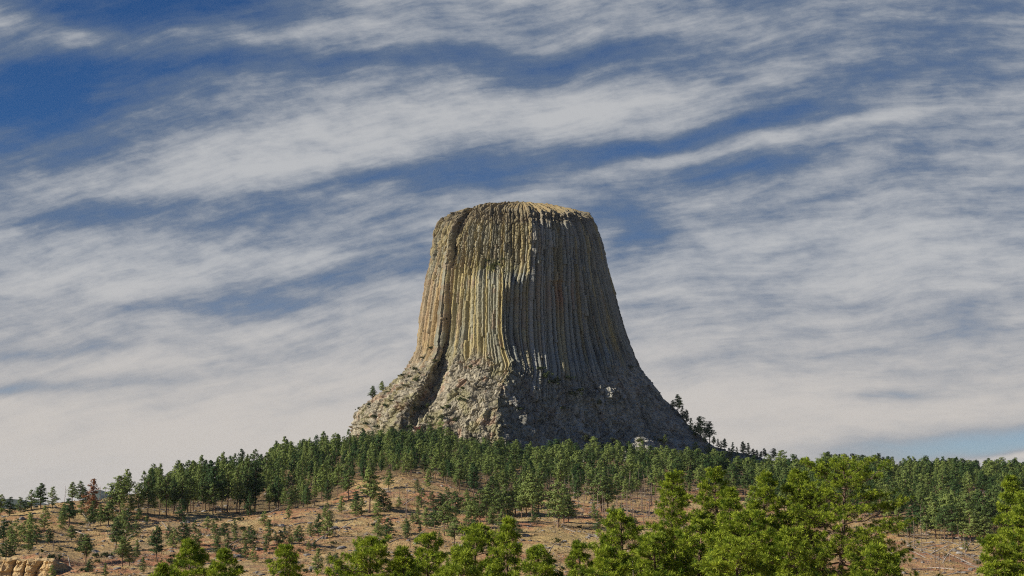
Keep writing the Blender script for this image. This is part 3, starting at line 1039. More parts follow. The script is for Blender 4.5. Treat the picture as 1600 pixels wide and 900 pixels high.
# scattered pines: (foot X, foot Y, top Y), grouped in stands one can find in the photograph
STANDS = [
    ('on the far left skyline', 'pines on the left skyline', [(1, 807, 777), (15, 806, 780), (31, 801, 780), (40, 799, 783), (49, 797, 769), (64, 796, 760), (82, 792, 764)]),
    ('on the bald left ridge beside the red-brown pine', 'pines on the left ridge', [(113, 787, 758), (125, 787, 756), (133, 786, 766)]),
    ('in the gap behind the bald ridge', 'pines on the left ridge', [(176, 802, 764), (187, 804, 751), (204, 804, 776)]),
    ('along the tree line at left below the sky', 'pines along the left tree line',
     [(217, 803, 757), (231, 804, 745), (241, 806, 768), (249, 804, 749), (260, 806, 744), (271, 803, 752), (283, 803, 739), (293, 800, 739),
      (302, 799, 747), (317, 799, 743), (327, 800, 740), (336, 802, 731), (347, 801, 738), (355, 800, 728), (370, 803, 731), (386, 801, 724), (398, 800, 724)]),
    ('high on the bare slope under the bald ridge', 'scattered pines on the bare slope',
     [(107, 824, 785), (95, 827, 808), (70, 829, 796), (145, 818, 786), (157, 823, 792), (169, 823, 790), (191, 826, 792), (200, 828, 800), (127, 805, 787)]),
    ('above the sandstone ledge', 'scattered pines on the bare slope',
     [(5, 850, 816), (14, 838, 824), (26, 838, 814), (37, 846, 818), (47, 848, 810), (57, 850, 824), (22, 867, 838), (10, 869, 846), (76, 851, 829), (111, 846, 825), (3, 872, 852)]),
    ('right of the sandstone ledge', 'scattered pines on the bare slope',
     [(134, 883, 842), (140, 897, 876), (164, 903, 883), (81, 906, 886), (180, 861, 817), (191, 887, 847), (196, 851, 821), (202, 884, 856), (214, 874, 848), (224, 898, 875)]),
    ('in the loose row across the left slope', 'scattered pines on the bare slope',
     [(245, 878, 829), (271, 856, 829), (287, 856, 817), (310, 853, 830), (324, 828, 809), (337, 846, 822), (350, 842, 820), (367, 838, 815), (340, 871, 842), (302, 860, 838), (356, 860, 836),
      (395, 861, 834), (217, 816, 797), (229, 818, 806), (382, 875, 852)]),
    ('left of the red earth patch', 'scattered pines on the bare slope',
     [(420, 853, 817), (416, 866, 847), (467, 853, 825), (485, 838, 820), (497, 838, 807), (511, 841, 810), (430, 846, 832), (495, 899, 862), (525, 897, 868), (515, 885, 866)]),
    ('below the brow of the bare hump', 'scattered pines on the bare slope',
     [(577, 801, 742), (565, 806, 780), (545, 782, 742), (556, 800, 772), (590, 797, 775), (533, 802, 778), (652, 767, 751), (675, 793, 772)]),
    ('in the middle of the slope', 'pines in the middle of the slope',
     [(645, 820, 804), (652, 819, 796), (656, 835, 820), (665, 826, 797), (679, 829, 797), (694, 837, 795), (700, 826, 790), (712, 816, 775), (729, 805, 773), (710, 854, 815),
      (730, 832, 803), (736, 822, 787), (750, 818, 771), (742, 845, 812), (686, 845, 832)]),
    ('in the dark clump at the centre of the slope', 'pines in the middle of the slope',
     [(760, 812, 768), (771, 806, 758), (779, 815, 775), (788, 808, 762), (797, 815, 780), (805, 808, 764), (815, 810, 772), (823, 808, 760), (832, 809, 750), (842, 802, 764),
      (768, 828, 795), (785, 832, 800), (838, 792, 748), (818, 796, 748)]),
    ('on the golden grass', 'pines in the middle of the slope', [(872, 824, 763), (881, 817, 768), (888, 817, 776), (860, 790, 765)]),
    ('at the edge of the bare stems', 'pines in the middle of the slope',
     [(935, 831, 803), (957, 818, 793), (971, 810, 789), (940, 800, 748), (950, 798, 752), (928, 812, 790), (985, 826, 806), (992, 831, 812)]),
    ('in front of the forest by the clearing', 'pines by the right clearing',
     [(1404, 838, 800), (1421, 842, 806), (1434, 835, 798), (1447, 840, 795), (1462, 842, 792), (1476, 845, 798), (1489, 848, 796), (1503, 846, 800), (1517, 849, 802), (1509, 861, 847),
      (1531, 848, 806), (1541, 850, 812), (1455, 830, 782), (1482, 832, 780), (1512, 836, 782), (1537, 838, 786), (1548, 806, 770), (1522, 806, 772)]),
    ('between the near pines at right', 'pines by the right clearing', [(1172, 810, 772), (1193, 806, 770), (1225, 806, 764), (1240, 800, 762), (1110, 800, 765)]),
]


_r = np.random.default_rng(63)
_used = [(q[0], q[1]) for st in STANDS for q in st[2]]
for _nm, _x0, _x1, _y0, _y1, _n in (('low on the left slope among the logs', 225, 440, 812, 892, 13), ('on the red earth below the bare hump', 440, 640, 806, 872, 15),
                                    ('on the crown of the bare hump', 590, 700, 752, 800, 7), ('beside the dark clump on the middle slope', 690, 860, 776, 848, 14),
                                    ('on the far left slope beneath the ridge', 10, 215, 812, 870, 11)):
    _l = []
    _k = 0
    while len(_l) < _n and _k < 4000:
        _k += 1
        _a, _b = float(_r.uniform(_x0, _x1)), float(_r.uniform(_y0, _y1))
        if _b < belt_low(_a) + 8 and _a > 210:
            continue
        if all(abs(_a - q[0]) / 8 + abs(_b - q[1]) / 6 > 1 for q in _used):
            _used.append((_a, _b))
            _l.append((_a, _b, _b - float(_r.uniform(12, 30))))
    STANDS.append((_nm, 'small pines on the bare slope', _l))


def size_word(h, hs):
    if h >= np.percentile(hs, 75): return 'tall'
    if h <= np.percentile(hs, 25): return 'small'
    return 'middle-sized'


SHAPE = ['dense', 'narrow', 'broad ragged', 'thin', 'bushy', 'high-crowned', 'cone-shaped', 'long-stemmed', 'sparse', 'uneven']
N_MID = 0
for place, grp, lst in STANDS:
    lst = sorted(lst)
    hs = [b_ - t_ for _, b_, t_ in lst]
    for i, (X, Yb, Yt) in enumerate(lst):
        g = hit(X, Yb)
        H = (Yb - Yt) / F * g[1] * 1.06
        big = (Yb - Yt) > 38
        var = random.choice([0, 1, 2, 4, 8, 9] if not big else [0, 2, 3, 5, 9, 1])
        if H < 9: var = random.choice([4, 6, 0, 8])
        H *= 0.98 if 'tree line' in grp else 1.08
        put_pine((g[0], g[1], g[2] - 0.1), max(H, 3.5), var,
                 f"{size_word(Yb - Yt, hs)} green pine {place}, {ordinal(i, len(lst))}".rstrip(', ').strip(), grp,
                 wide=(random.uniform(0.74, 0.98) if 'tree line' in grp else random.uniform(1.1, 1.45) * (1.12 if H < 9 else 1)))
        N_MID += 1

g = hit(145, 806)
put_pine((g[0], g[1], g[2] - 0.1), 58 / F * g[1], 0, 'dying pine with red-brown needles on the bald left ridge', None, meshes=RED, wide=1.25)
for X, Yb, Yt, lab in ((452, 852, 822, 'thin dying pine with pale yellowish needles, left one of two on the slope'), (518, 835, 806, 'thin dying pine with pale yellowish needles, right one of two on the slope')):
    g = hit(X, Yb)
    put_pine((g[0], g[1], g[2] - 0.1), (Yb - Yt) / F * g[1], 0, lab, 'dying pale pines', meshes=PALE)

# trees on the tower's shoulders
for X, Yb, Yt, lab in ((582, 628, 603, 'lone small pine on the left shoulder of the rock tower, the left of two'),
                       (597, 614, 595, 'lone small pine on the left shoulder of the rock tower, the right of two'),
                       (1060, 648, 618, 'dark pine standing highest on the right shoulder of the rock tower'),
                       (1052, 640, 624, 'spindly dark pine just above the highest right shoulder pine'),
                       (1073, 664, 640, 'low dark pine under the highest pine on the right shoulder'),
                       (1095, 690, 652, 'broad dark pine at the right foot of the rock tower'),
                       (1109, 694, 660, 'narrow dark pine right of the broad pine at the tower\'s right foot'),
                       (1122, 698, 683, 'round dark pine on the right skyline beside the tower foot'),
                       (1133, 703, 685, 'small skyline pine right of the round dark pine'),
                       (1145, 706, 690, 'short skyline pine between the tower foot and the tall thin pair'),
                       (1160, 712, 690, 'left pine of the thin pair on the right skyline'),
                       (1170, 713, 692, 'right pine of the thin pair on the right skyline'),
                       (1183, 716, 702, 'low skyline pine right of the thin pair'),
                       (1195, 718, 700, 'skyline pine above the near two-topped pine, left one'),
                       (1208, 720, 700, 'skyline pine above the near two-topped pine, right one'),
                       (1040, 700, 680, 'dark pine in the shade at the foot of the tower\'s right face'),
                       (1088, 712, 690, 'dark pine below the broad pine at the tower\'s right foot'),
                       (1108, 716, 694, 'dark shaded pine low on the talus at the tower\'s right foot'),
                       (1140, 722, 700, 'dark shaded pine on the talus under the right skyline'),
                       (1066, 655, 634, 'dark pine touching the right flank of the highest shoulder pine'),
                       (1080, 672, 652, 'stubby dark pine halfway down the tower\'s right shoulder'),
                       (1087, 684, 664, 'dark pine just left of the broad pine at the right foot'),
                       (1102, 692, 668, 'dark pine squeezed between the broad and the narrow pine at right foot'),
                       (1116, 698, 682, 'little dark pine left of the round skyline pine'),
                       (1128, 702, 688, 'little dark pine behind the round skyline pine'),
                       (1152, 710, 697, 'tiny skyline pine left of the thin pair'),
                       (1177, 715, 699, 'dark skyline pine touching the right pine of the thin pair'),
                       (1190, 718, 704, 'lowest dark skyline pine before the forest begins at right')):
    p = tower_at(X, Yb)
    if X < 700 and abs(RT['X'] - X).min() > 4:
        p = hit(X, Yb)
    put_pine((p[0], p[1], p[2] - 0.6), (Yb - Yt) / F * p[1] * 1.08, random.choice([1, 3, 8, 9]), lab, 'pines on the tower shoulders', wide=1.25)
    N_MID += 1

# pines climbing over the left apron
k_ = 0
apr = [(640, 690, 668), (655, 700, 672), (672, 690, 662), (690, 682, 655), (700, 694, 668), (612, 690, 670), (628, 704, 678), (596, 700, 680), (678, 708, 680), (712, 703, 681), (580, 706, 684), (664, 712, 686), (735, 712, 684)]
apr.sort()
for i, (X, Yb, Yt) in enumerate(apr):
    p = tower_at(X, Yb)
    put_pine((p[0], p[1] - 1.5, p[2] - 0.8), (Yb - Yt) / F * p[1] * 1.1, random.choice([0, 4, 2]),
             f"green pine climbing the rubble below the tower's left face, {ordinal(i, len(apr))}".rstrip(', '), "pines on the left apron", wide=1.3)
    N_MID += 1

# the forest belt: foot points spread evenly over the hill, nearest rows as individuals
def belt_points():
    r = np.random.default_rng(21)
    pts = []
    cell = {}
    n = 0
    while n < 60000:
        n += 1
        D = math.sqrt(r.uniform(740 ** 2, 1500 ** 2))
        X = r.uniform(195, 1680)
        x = (X - 800) / F * D * 1.009
        z = float(ground_z(x, D)) if False else 0.0
        pts.append((x, D, X))
    a = np.array(pts)
    z = ground_z(a[:, 0], a[:, 1])
    P = np.stack([a[:, 0], a[:, 1], z], -1)
    X, Y = proj(P)
    ok = Y < belt_low(X) + r.normal(-1, 6, len(X))
    # nothing inside the tower
    foot = np.interp(X, [480, 545, 700, 1000, 1090, 1230], [0, 1, 1, 1, 1, 0])
    lim = DT - np.interp(X, [490, 540, 610, 740, 780, 850, 930, 1025, 1110, 1215], [-80, 92, 128, 155, 164, 148, 130, 108, 55, -80]) - 20
    ok &= (P[:, 1] < lim) | (X < 490) | (X > 1215)
    # behind the left ridge nothing shows
    ok &= ~((X < 420) & (P[:, 1] > 1120))
    ok &= ~((X < 230) & (P[:, 1] > 820))
    ok &= ~((X > 1035) & (X < 1290) & (P[:, 1] > 1215))
    gap = np.exp(-(((X - 1525) / 36) ** 2 + ((Y - 790) / 15) ** 2))
    ok &= r.uniform(0, 1, len(X)) > gap * 1.3
    dens_ = fbm(np.stack([P[:, 0] / 26, P[:, 1] / 34, P[:, 0] * 0], -1), 3, 410)
    hole_ = np.where((X > 560) & (X < 1260), -0.30, -0.22) + r.uniform(-0.15, 0.1, len(X))
    out = []
    for i in np.nonzero(ok)[0]:
        sp = (7.6 if P[i, 1] < 1100 else 8.4) if X[i] > 430 else 10.5
        key = (int(P[i, 0] // sp), int(P[i, 1] // sp))
        if dens_[i] < hole_[i]:
            continue
        good = True
        for dx in (-1, 0, 1):
            for dy in (-1, 0, 1):
                for j in cell.get((sp, key[0] + dx, key[1] + dy), ()):
                    if (P[i, 0] - P[j, 0]) ** 2 + (P[i, 1] - P[j, 1]) ** 2 < sp * sp:
                        good = False
        if good:
            cell.setdefault((sp, *key), []).append(i)
            out.append(i)
    return P[out], X[out], Y[out]


BP, BX, BY = belt_points()
# depth below the belt's lower edge says which trees stand in the front row
front = belt_low(BX) - BY
order = np.argsort(front + 0.012 * (BP[:, 1] - 700))
N_IND = max(0, 300 - N_MID)
ind = set()
# take the front row evenly along the belt
bins = np.clip(((BX - 230) / (1600 - 230) * 40).astype(int), 0, 39)
per = {}
for i in order:
    if 230 < BX[i] < 1600 and len(ind) < N_IND and per.get(bins[i], 0) < max(2, math.ceil(N_IND / 40)):
        if 1265 < BX[i] < 1400 or 1010 < BX[i] < 1085:
            continue
        ind.add(int(i))
        per[bins[i]] = per.get(bins[i], 0) + 1
SECT = [(420, 'in the front row of the belt, left edge'), (545, 'where the front row climbs to the tower'), (690, 'along the brow of the bare hump'),
        (850, 'in the front row below the tower\'s corner'), (1000, 'in the front row above the bare stems'), (1170, 'in the front row behind the near pines'),
        (1440, 'in the forest edge right of the near pines'), (1700, 'in the forest edge at far right')]
groups = {}
for i in sorted(ind, key=lambda k: BX[k]):
    for lim, nm in SECT:
        if BX[i] < lim:
            groups.setdefault(nm, []).append(i)
            break
hr = np.random.default_rng(8)
for nm, li in groups.items():
    for q, i in enumerate(li):
        H = 13.8 * hr.uniform(0.75, 1.18)
        tall = 640 < BX[i] < 1300
        var = int(hr.choice([1, 3, 5, 7, 7] if tall else [0, 1, 2, 4, 5, 9]))
        H *= 1.08 if tall else 0.98
        put_pine((BP[i, 0], BP[i, 1], BP[i, 2] - 0.2), H, var, f"{SHAPE[var]} green pine {nm}, {ordinal(q, len(li))}".rstrip(', '),
                 'pines in the front row of the forest belt', wide=hr.uniform(0.9, 1.15) if BX[i] > 660 else hr.uniform(0.72, 0.98))
# the rest is one mass
BH = fbm(np.stack([BP[:, 0] / 35, BP[:, 1] / 35, BP[:, 0] * 0], -1), 2, 420)
V, FQ, FQt, TI = [], [], [], []
VT, FT, nT = [], [], 0
nV = 0
r3 = np.random.default_rng(77)
for i in range(len(BP)):
    if i in ind:
        continue
    var = int(r3.choice([0, 1, 2, 3, 4, 5, 9] if not 740 < BX[i] < 1260 else [1, 3, 5, 7, 5, 7]))
    tv, cv = MID[var][2], MID[var][3]
    H = 13.6 * float(np.clip(0.98 + 0.28 * BH[i] + r3.normal(0, 0.20), 0.4, 1.45))
    s = H / 16.0
    w = r3.uniform(0.9, 1.2) if BX[i] > 660 else r3.uniform(0.68, 1.0)
    a = r3.uniform(0, 6.28)
    Rm = np.array([[math.cos(a), -math.sin(a), 0], [math.sin(a), math.cos(a), 0], [0, 0, 1]])
    cq = cv[0].reshape(-1, 4, 3)
    keep = r3.uniform(0, 1, len(cq)) < 0.5
    cq = cq[keep]
    cenq = cq.mean(1, keepdims=True)
    cq = (cenq + (cq - cenq) * 1.35).reshape(-1, 3)
    v = (cq * np.array([s * w, s * w, s])) @ Rm.T + BP[i] - np.array([0, 0, 0.2])
    V.append(v)
    FQ.append(np.arange(len(v)).reshape(-1, 4) + nV)
    TI.append(np.full(len(v), r3.uniform(0, 1)))
    nV += len(v)
    tp = np.array([[0, 0, -0.5], [0, 0, 8], [0, 0, 15.5]]) * s
    t_v, t_f = tube(tp + BP[i], np.array([0.26, 0.17, 0.03]) * s, 5)
    VT.append(t_v); FT.append(t_f + nT); nT += len(t_v)
V = np.concatenate(V)
me = mesh_np('pine_forest', np.concatenate([V] + VT), np.concatenate(FQ + [f + nV for f in FT]))
ti = np.concatenate(TI + [np.zeros(nT)])
set_col(me, 'tint', np.stack([ti] * 3, -1))
me.materials.append(M['needle_mass'])
me.materials.append(M['bark'])
mi = np.zeros(len(me.polygons), np.int32)
mi[sum(len(f) for f in FQ):] = 1
me.polygons.foreach_set('material_index', mi)
o = obj('pine_forest', me)
tag(o, 'dense dark green pine forest massed round the foot of the rock tower', 'forest', kind='stuff')
print('belt trees', len(BP), 'individual pines', N_MID + len(ind))

# far skyline trees behind the left ridge belong to the same mass of woods
# ------------------------------------------------------------------ dead trees
def snag_mesh(seed, H=13.0, branches=9, joined=False):
    r = np.random.default_rng(seed)
    t = np.linspace(0, 1, 8)
    b_ = r.normal(0, 0.25, 2)
    path = np.stack([b_[0] * t + 0.15 * np.sin(t * 5 + seed), b_[1] * t, t * H - 0.4], -1)
    tr, br = MB(), MB()
    tr.add(tube(path, 0.20 * (1 - t * 0.78), 6))
    for k in range(branches):
        h = r.uniform(0.35, 0.97)
        a = r.uniform(0, 6.28)
        c0 = np.array([np.interp(h, t, path[:, 0]), np.interp(h, t, path[:, 1]), h * H - 0.4])
        L = r.uniform(0.5, 2.0) * (1.15 - h)
        d = np.array([math.cos(a), math.sin(a), r.uniform(-0.2, 0.5)])
        br.add(tube([c0, c0 + d * L * 0.6, c0 + d * L + np.array([0, 0, 0.15])], [0.06, 0.04, 0.015], 4))
    if joined:
        v, f = br.arrays()
        for q in f:
            tr.add((v, q))
        return tr.mesh('dead_tree', True)
    return tr.mesh('trunk', True), br.mesh('branches', True)


SN = [snag_mesh(500 + k, branches=n) for k, n in enumerate((6, 12, 16, 8, 20))]
for tm, bm_ in SN:
    tm.materials.append(M['snag']); bm_.materials.append(M['snag'])


def put_snag(p, H, var, label, group):
    e = bpy.data.objects.new('dead_tree', None)
    e.location = (p[0], p[1], p[2] - 0.1)
    e.scale = (H / 13.0 * 0.9 + 0.1, H / 13.0 * 0.9 + 0.1, H / 13.0)
    e.rotation_euler = (random.gauss(0, 0.025), random.gauss(0, 0.03), random.uniform(0, 6.28))
    C.objects.link(e)
    tag(e, label, 'dead tree', group)
    obj('trunk', SN[var][0], None, e)
    obj('branches', SN[var][1], None, e)


DEAD = [
    ('on the bald left ridge', [(101, 787, 760), (156, 790, 760), (163, 790, 759)]),
    ('on the bare hump below the tower', [(625, 790, 760), (635, 815, 756), (641, 855, 826), (610, 775, 752), (697, 765, 735), (713, 768, 735), (720, 760, 728), (664, 800, 778), (590, 835, 812), (541, 790, 772), (600, 812, 790)]),
    ('on the left slope', [(83, 861, 843), (163, 842, 826), (188, 800, 770), (428, 826, 800), (340, 812, 795), (113, 862, 850), (270, 812, 795), (480, 790, 770)]),
    ('by the golden grass', [(868, 834, 806), (902, 812, 790), (846, 795, 762), (885, 790, 762), (858, 772, 745), (912, 800, 778)]),
    ('in the clearing at lower right', [(1428, 853, 806), (1418, 846, 820), (1448, 848, 818), (1461, 880, 842), (1468, 898, 862), (1475, 898, 858), (1484, 880, 838), (1492, 896, 870), (1509, 868, 830),
                                       (1440, 860, 832), (1530, 898, 868), (1471, 852, 826), (1499, 850, 820), (1454, 895, 872), (1440, 838, 790), (1462, 826, 790), (1520, 876, 852), (1525, 842, 800)]),
    ('beside the near pines in the gap at right', [(1243, 838, 812), (1256, 842, 818), (1263, 836, 806), (1250, 828, 800), (1270, 845, 822), (1186, 800, 770), (1180, 806, 776)]),
]
for place, lst in DEAD:
    lst.sort()
    for i, (X, Yb, Yt) in enumerate(lst):
        p = hit(X, Yb)
        put_snag(p, (Yb - Yt) / F * p[1] * 1.05, random.randrange(5), f"bare grey dead tree {place}, {ordinal(i, len(lst))}".rstrip(', '), 'bare dead trees on the slope')
# the stand of bare stems under the forest edge
r4 = np.random.default_rng(14)
stems = []
for _ in range(900):
    X = r4.uniform(850, 1050)
    Y = r4.uniform(768, 822) - abs(X - 960) * 0.04
    if Y < belt_low(X) - 6 or (X < 915 and Y > 800):
        continue
    p = hit(X, Y)
    if all((p[0] - q[0]) ** 2 + (p[1] - q[1]) ** 2 > 3.2 ** 2 for q, _x in stems):
        stems.append((p, X))
    if len(stems) >= 78:
        break
stems.sort(key=lambda a: a[1])
for i, (p, X) in enumerate(stems):
    sec = ['left end of the stand', 'left middle of the stand', 'right middle of the stand', 'right end of the stand'][min(3, i * 4 // len(stems))]
    j_ = i - next(k for k in range(len(stems)) if min(3, k * 4 // len(stems)) == min(3, i * 4 // len(stems)))
    n_ = sum(1 for k in range(len(stems)) if min(3, k * 4 // len(stems)) == min(3, i * 4 // len(stems)))
    put_snag(p, r4.uniform(8, 15), int(r4.integers(0, 5)), f"bare stem of a dead pine, {sec}, {ordinal(j_, n_)}".rstrip(', '), 'stand of bare stems under the forest edge')

# ------------------------------------------------------------------ fallen logs, boulders, rubble, dry brush
def log_mesh(seed):
    r = np.random.default_rng(seed)
    t = np.linspace(-0.5, 0.5, 7)
    p = np.stack([t * 9, 0.25 * np.sin(t * 4 + seed), 0.05 * np.cos(t * 5)], -1)
    m = MB()
    m.add(tube(p, np.interp(t, [-0.5, 0.5], [0.26, 0.11]), 7))
    for k in range(4):
        c0 = p[r.integers(1, 6)]
        d = np.array([r.normal(), r.normal(), abs(r.normal())])
        d /= np.linalg.norm(d)
        m.add(tube([c0, c0 + d * 0.6, c0 + d * 1.1], [0.06, 0.04, 0.015], 4))
    return m.mesh('log', True)


LOGS = [log_mesh(k) for k in range(4)]
for m_ in LOGS: m_.materials.append(M['log'])


def put_log(X, Y, L, ang, label, group):
    p = hit(X, Y)
    d = np.array([math.cos(ang), math.sin(ang)]) * L / 2
    z0, z1 = ground_z(p[0] - d[0], p[1] - d[1]), ground_z(p[0] + d[0], p[1] + d[1])
    o = obj('fallen_log', LOGS[random.randrange(4)], loc=(p[0], p[1], (z0 + z1) / 2 + 0.22))
    o.scale = (L / 9, 1.15, 1.15)
    L *= 0.75
    lift = random.choice([0.0, random.uniform(0.10, 0.35), random.uniform(0.2, 0.6)])
    o.location.z += 0.5 * L * math.sin(lift)
    o.rotation_euler = (0, -math.atan2(z1 - z0, L) - lift, ang)
    tag(o, label, 'fallen log', group)


LG = [('on the left slope', [(135, 815, 10, 2.3), (108, 882, 6, 2.2), (258, 826, 9, 2.2), (124, 836, 9, 2.5), (92, 802, 7, .4), (290, 803, 6, 2.6), (210, 840, 8, .5), (365, 856, 10, .9), (376, 850, 8, 1.0), (330, 860, 7, .8), (60, 812, 8, .3), (180, 836, 7, .2)]),
      ('on the middle slope', [(412, 808, 9, 2.5), (430, 800, 7, .2), (625, 757, 10, .5), (600, 765, 7, 2.6), (640, 790, 9, .6), (560, 812, 9, .3), (585, 842, 8, 2.7), (615, 848, 9, .6), (655, 842, 8, .7), (470, 818, 7, .5), (690, 782, 8, .4), (540, 826, 7, .4), (500, 850, 9, .8), (730, 768, 8, .3)]),
      ('near the golden grass', [(905, 797, 7, 2.5), (930, 802, 9, .3), (945, 790, 8, .2), (895, 784, 9, 2.8), (862, 866, 8, 1.0), (858, 886, 8, .9), (890, 830, 6, 2.6), (925, 840, 7, 2.6)]),
      ('in the clearing at lower right', [(1437, 832, 9, 2.3), (1440, 840, 10, .1), (1430, 850, 9, .2), (1450, 862, 12, 2.7), (1470, 866, 10, .2), (1485, 850, 9, 2.6), (1500, 880, 11, 2.5), (1520, 868, 9, .3), (1455, 875, 12, 2.6), (1470, 890, 10, 2.6),
                                          (1512, 860, 10, .9), (1525, 890, 9, 2.4), (1495, 862, 8, .2), (1432, 870, 9, 2.5), (1440, 890, 8, .4), (1540, 876, 8, 2.7), (1480, 878, 9, .7), (1462, 856, 9, .1), (1507, 845, 8, 2.7), (1420, 858, 8, 2.7),
                                          (1498, 898, 9, .3), (1516, 878, 9, 2.8), (1445, 850, 8, 2.9), (1530, 858, 8, .5)])]
for place, lst in LG:
    lst.sort()
    for i, (X, Y, L, a) in enumerate(lst):
        put_log(X, Y, L, a, f"bleached fallen log {place}, {ordinal(i, len(lst))}".rstrip(', '), 'fallen logs on the slope')


def rock_arrays(seed, n=12):
    r = np.random.default_rng(seed)
    a, b_ = np.meshgrid(np.linspace(0, 2 * math.pi, n * 2, endpoint=False), np.linspace(0.02, math.pi - 0.02, n), indexing='ij')
    d = np.stack([np.sin(b_) * np.cos(a), np.sin(b_) * np.sin(a), np.cos(b_)], -1)
    # a few cutting planes give flat faces
    R = np.ones(d.shape[:2])
    for q in unit(11, r):
        R = np.minimum(R, r.uniform(0.62, 0.92) / np.clip(d @ q, 0.05, None))
    R = R * (1 + 0.06 * fbm(d * 3 + seed, 3, seed))
    p = d * R[..., None] * np.array([1.2, 0.9, 0.75]) * np.array([r.uniform(.85, 1.2), r.uniform(.85, 1.2), r.uniform(.8, 1.15)])
    return p.reshape(-1, 3), grid_faces(n * 2, n, wrap=True)


ROCK = []
for k in range(6):
    v_, f_ = rock_arrays(900 + k)
    m_ = mesh_np('boulder', v_, f_, True)
    m_.materials.append(M['boulder'])
    ROCK.append(m_)
BLD = [('on the left slope', [(34, 811, 3.2), (140, 829, 1.8), (285, 806, 2.4), (290, 817, 3.0), (318, 800, 2.5), (310, 822, 2.0), (150, 863, 2.4), (170, 869, 2.2), (182, 890, 2.2), (208, 890, 1.6), (220, 848, 1.8), (240, 853, 1.4), (360, 815, 1.8), (325, 838, 1.6), (372, 870, 2.0), (256, 800, 1.6), (66, 822, 1.6), (345, 880, 1.5)]),
       ('on the middle slope', [(440, 822, 3.0), (445, 811, 1.8), (484, 818, 2.2), (523, 826, 3.4), (542, 826, 3.0), (589, 815, 2.2), (574, 798, 1.6), (533, 858, 2.8), (440, 832, 2.4), (405, 860, 3.2), (480, 868, 2.4), (607, 770, 2.4), (640, 768, 1.8), (660, 765, 2.4), (650, 850, 2.2), (625, 838, 1.6), (600, 826, 1.4), (572, 836, 1.4), (548, 745, 2.0), (690, 760, 2.0), (463, 880, 2.0), (500, 876, 1.5), (413, 850, 1.6), (555, 862, 1.5), (674, 812, 1.4)]),
       ('near the golden grass', [(725, 832, 2.8), (732, 842, 2.2), (720, 856, 3.4), (772, 826, 2.2), (824, 838, 3.4), (848, 830, 1.4), (882, 847, 2.4), (848, 862, 2.4), (840, 854, 2.0), (905, 790, 2.0), (932, 838, 1.8), (880, 824, 1.2), (862, 795, 1.8), (872, 852, 1.6), (858, 858, 1.8), (930, 805, 2.0), (817, 846, 1.5)]),
       ('in the clearing at lower right', [(1493, 862, 3.2), (1500, 866, 3.0), (1503, 858, 2.2), (1421, 854, 1.8), (1456, 848, 1.8), (1520, 870, 1.8), (1442, 880, 1.6), (1475, 896, 1.8), (1512, 868, 2.0)])]
for place, lst in BLD:
    lst.sort()
    for i, (X, Y, r_) in enumerate(lst):
        p = hit(X, Y)
        o = obj('boulder', ROCK[random.randrange(6)], loc=(p[0], p[1], p[2] + 0.02 * r_))
        o.scale = (r_ * 0.55, r_ * 0.55, r_ * 0.42)
        o.rotation_euler = (random.uniform(-.3, .3), random.uniform(-.3, .3), random.uniform(0, 6.28))
        tag(o, f"grey weathered boulder {place}, {ordinal(i, len(lst))}".rstrip(', '), 'boulder', 'boulders on the slope')

# small stones and dry brush nobody could count
def scatter(n, seed, lo=500, hi=1150):
    r = np.random.default_rng(seed)
    D = np.sqrt(r.uniform(lo ** 2, hi ** 2, n))
    X = r.uniform(-60, 1660, n)
    x = (X - 800) / F * D * 1.009
    z = ground_z(x, D)
    P = np.stack([x, D, z], -1)
    Xp, Yp = proj(P)
    pat = fbm(np.stack([x / 30, D / 30, x * 0], -1), 3, seed)
    keep = (pat > -0.25) & (Yp < 915)
    return P[keep], Xp[keep], Yp[keep], r


P_, X_, Y_, r5 = scatter(15000, 51)
v0, f0 = rock_arrays(990, 5)
V, FF, n_ = [], [], 0
for p in P_:
    s = r5.uniform(0.22, 0.75) * (1 + 0.9 * (r5.uniform() < 0.12))
    a = r5.uniform(0, 6.28)
    Rm = np.array([[math.cos(a), -math.sin(a), 0], [math.sin(a), math.cos(a), 0], [0, 0, 1]])
    v = (v0 * s * r5.uniform(0.7, 1.3, 3)) @ Rm.T + p
    V.append(v); FF.append(f0 + n_); n_ += len(v)
o = obj('rubble', mesh_np('rubble', np.concatenate(V), np.concatenate(FF)), M['boulder'])
tag(o, 'small grey stones strewn over the dry hillside', 'rubble', kind='stuff')

P_, X_, Y_, r5 = scatter(26000, 52)
ok = r5.uniform(0, 1, len(P_)) > 0.25
P_ = P_[ok]
m = 6
cen = np.repeat(P_, m, axis=0) + r5.normal(0, 0.30, (len(P_) * m, 3)) * np.array([1, 1, 0.0])
hgt = np.repeat(r5.uniform(0.25, 0.85, len(P_)), m) * r5.uniform(0.6, 1.2, len(cen))
a = r5.uniform(0, 6.28, len(cen))
dx = np.stack([np.cos(a), np.sin(a), 0 * a], -1) * 0.16
tip = cen + np.stack([r5.normal(0, 0.2, len(cen)), r5.normal(0, 0.2, len(cen)), hgt], -1)
V = np.stack([cen - dx, cen + dx, tip], 1).reshape(-1, 3)
me = mesh_np('dry_brush', V, np.arange(len(V)).reshape(-1, 3))
set_col(me, 'tint', np.repeat(np.repeat(r5.uniform(0, 1, len(P_)), m), 3)[:, None] * np.ones(3))
o = obj('dry_brush', me, M['dry'])
tag(o, 'dry grass tufts and low brush over the hillside', 'dry grass', kind='stuff')

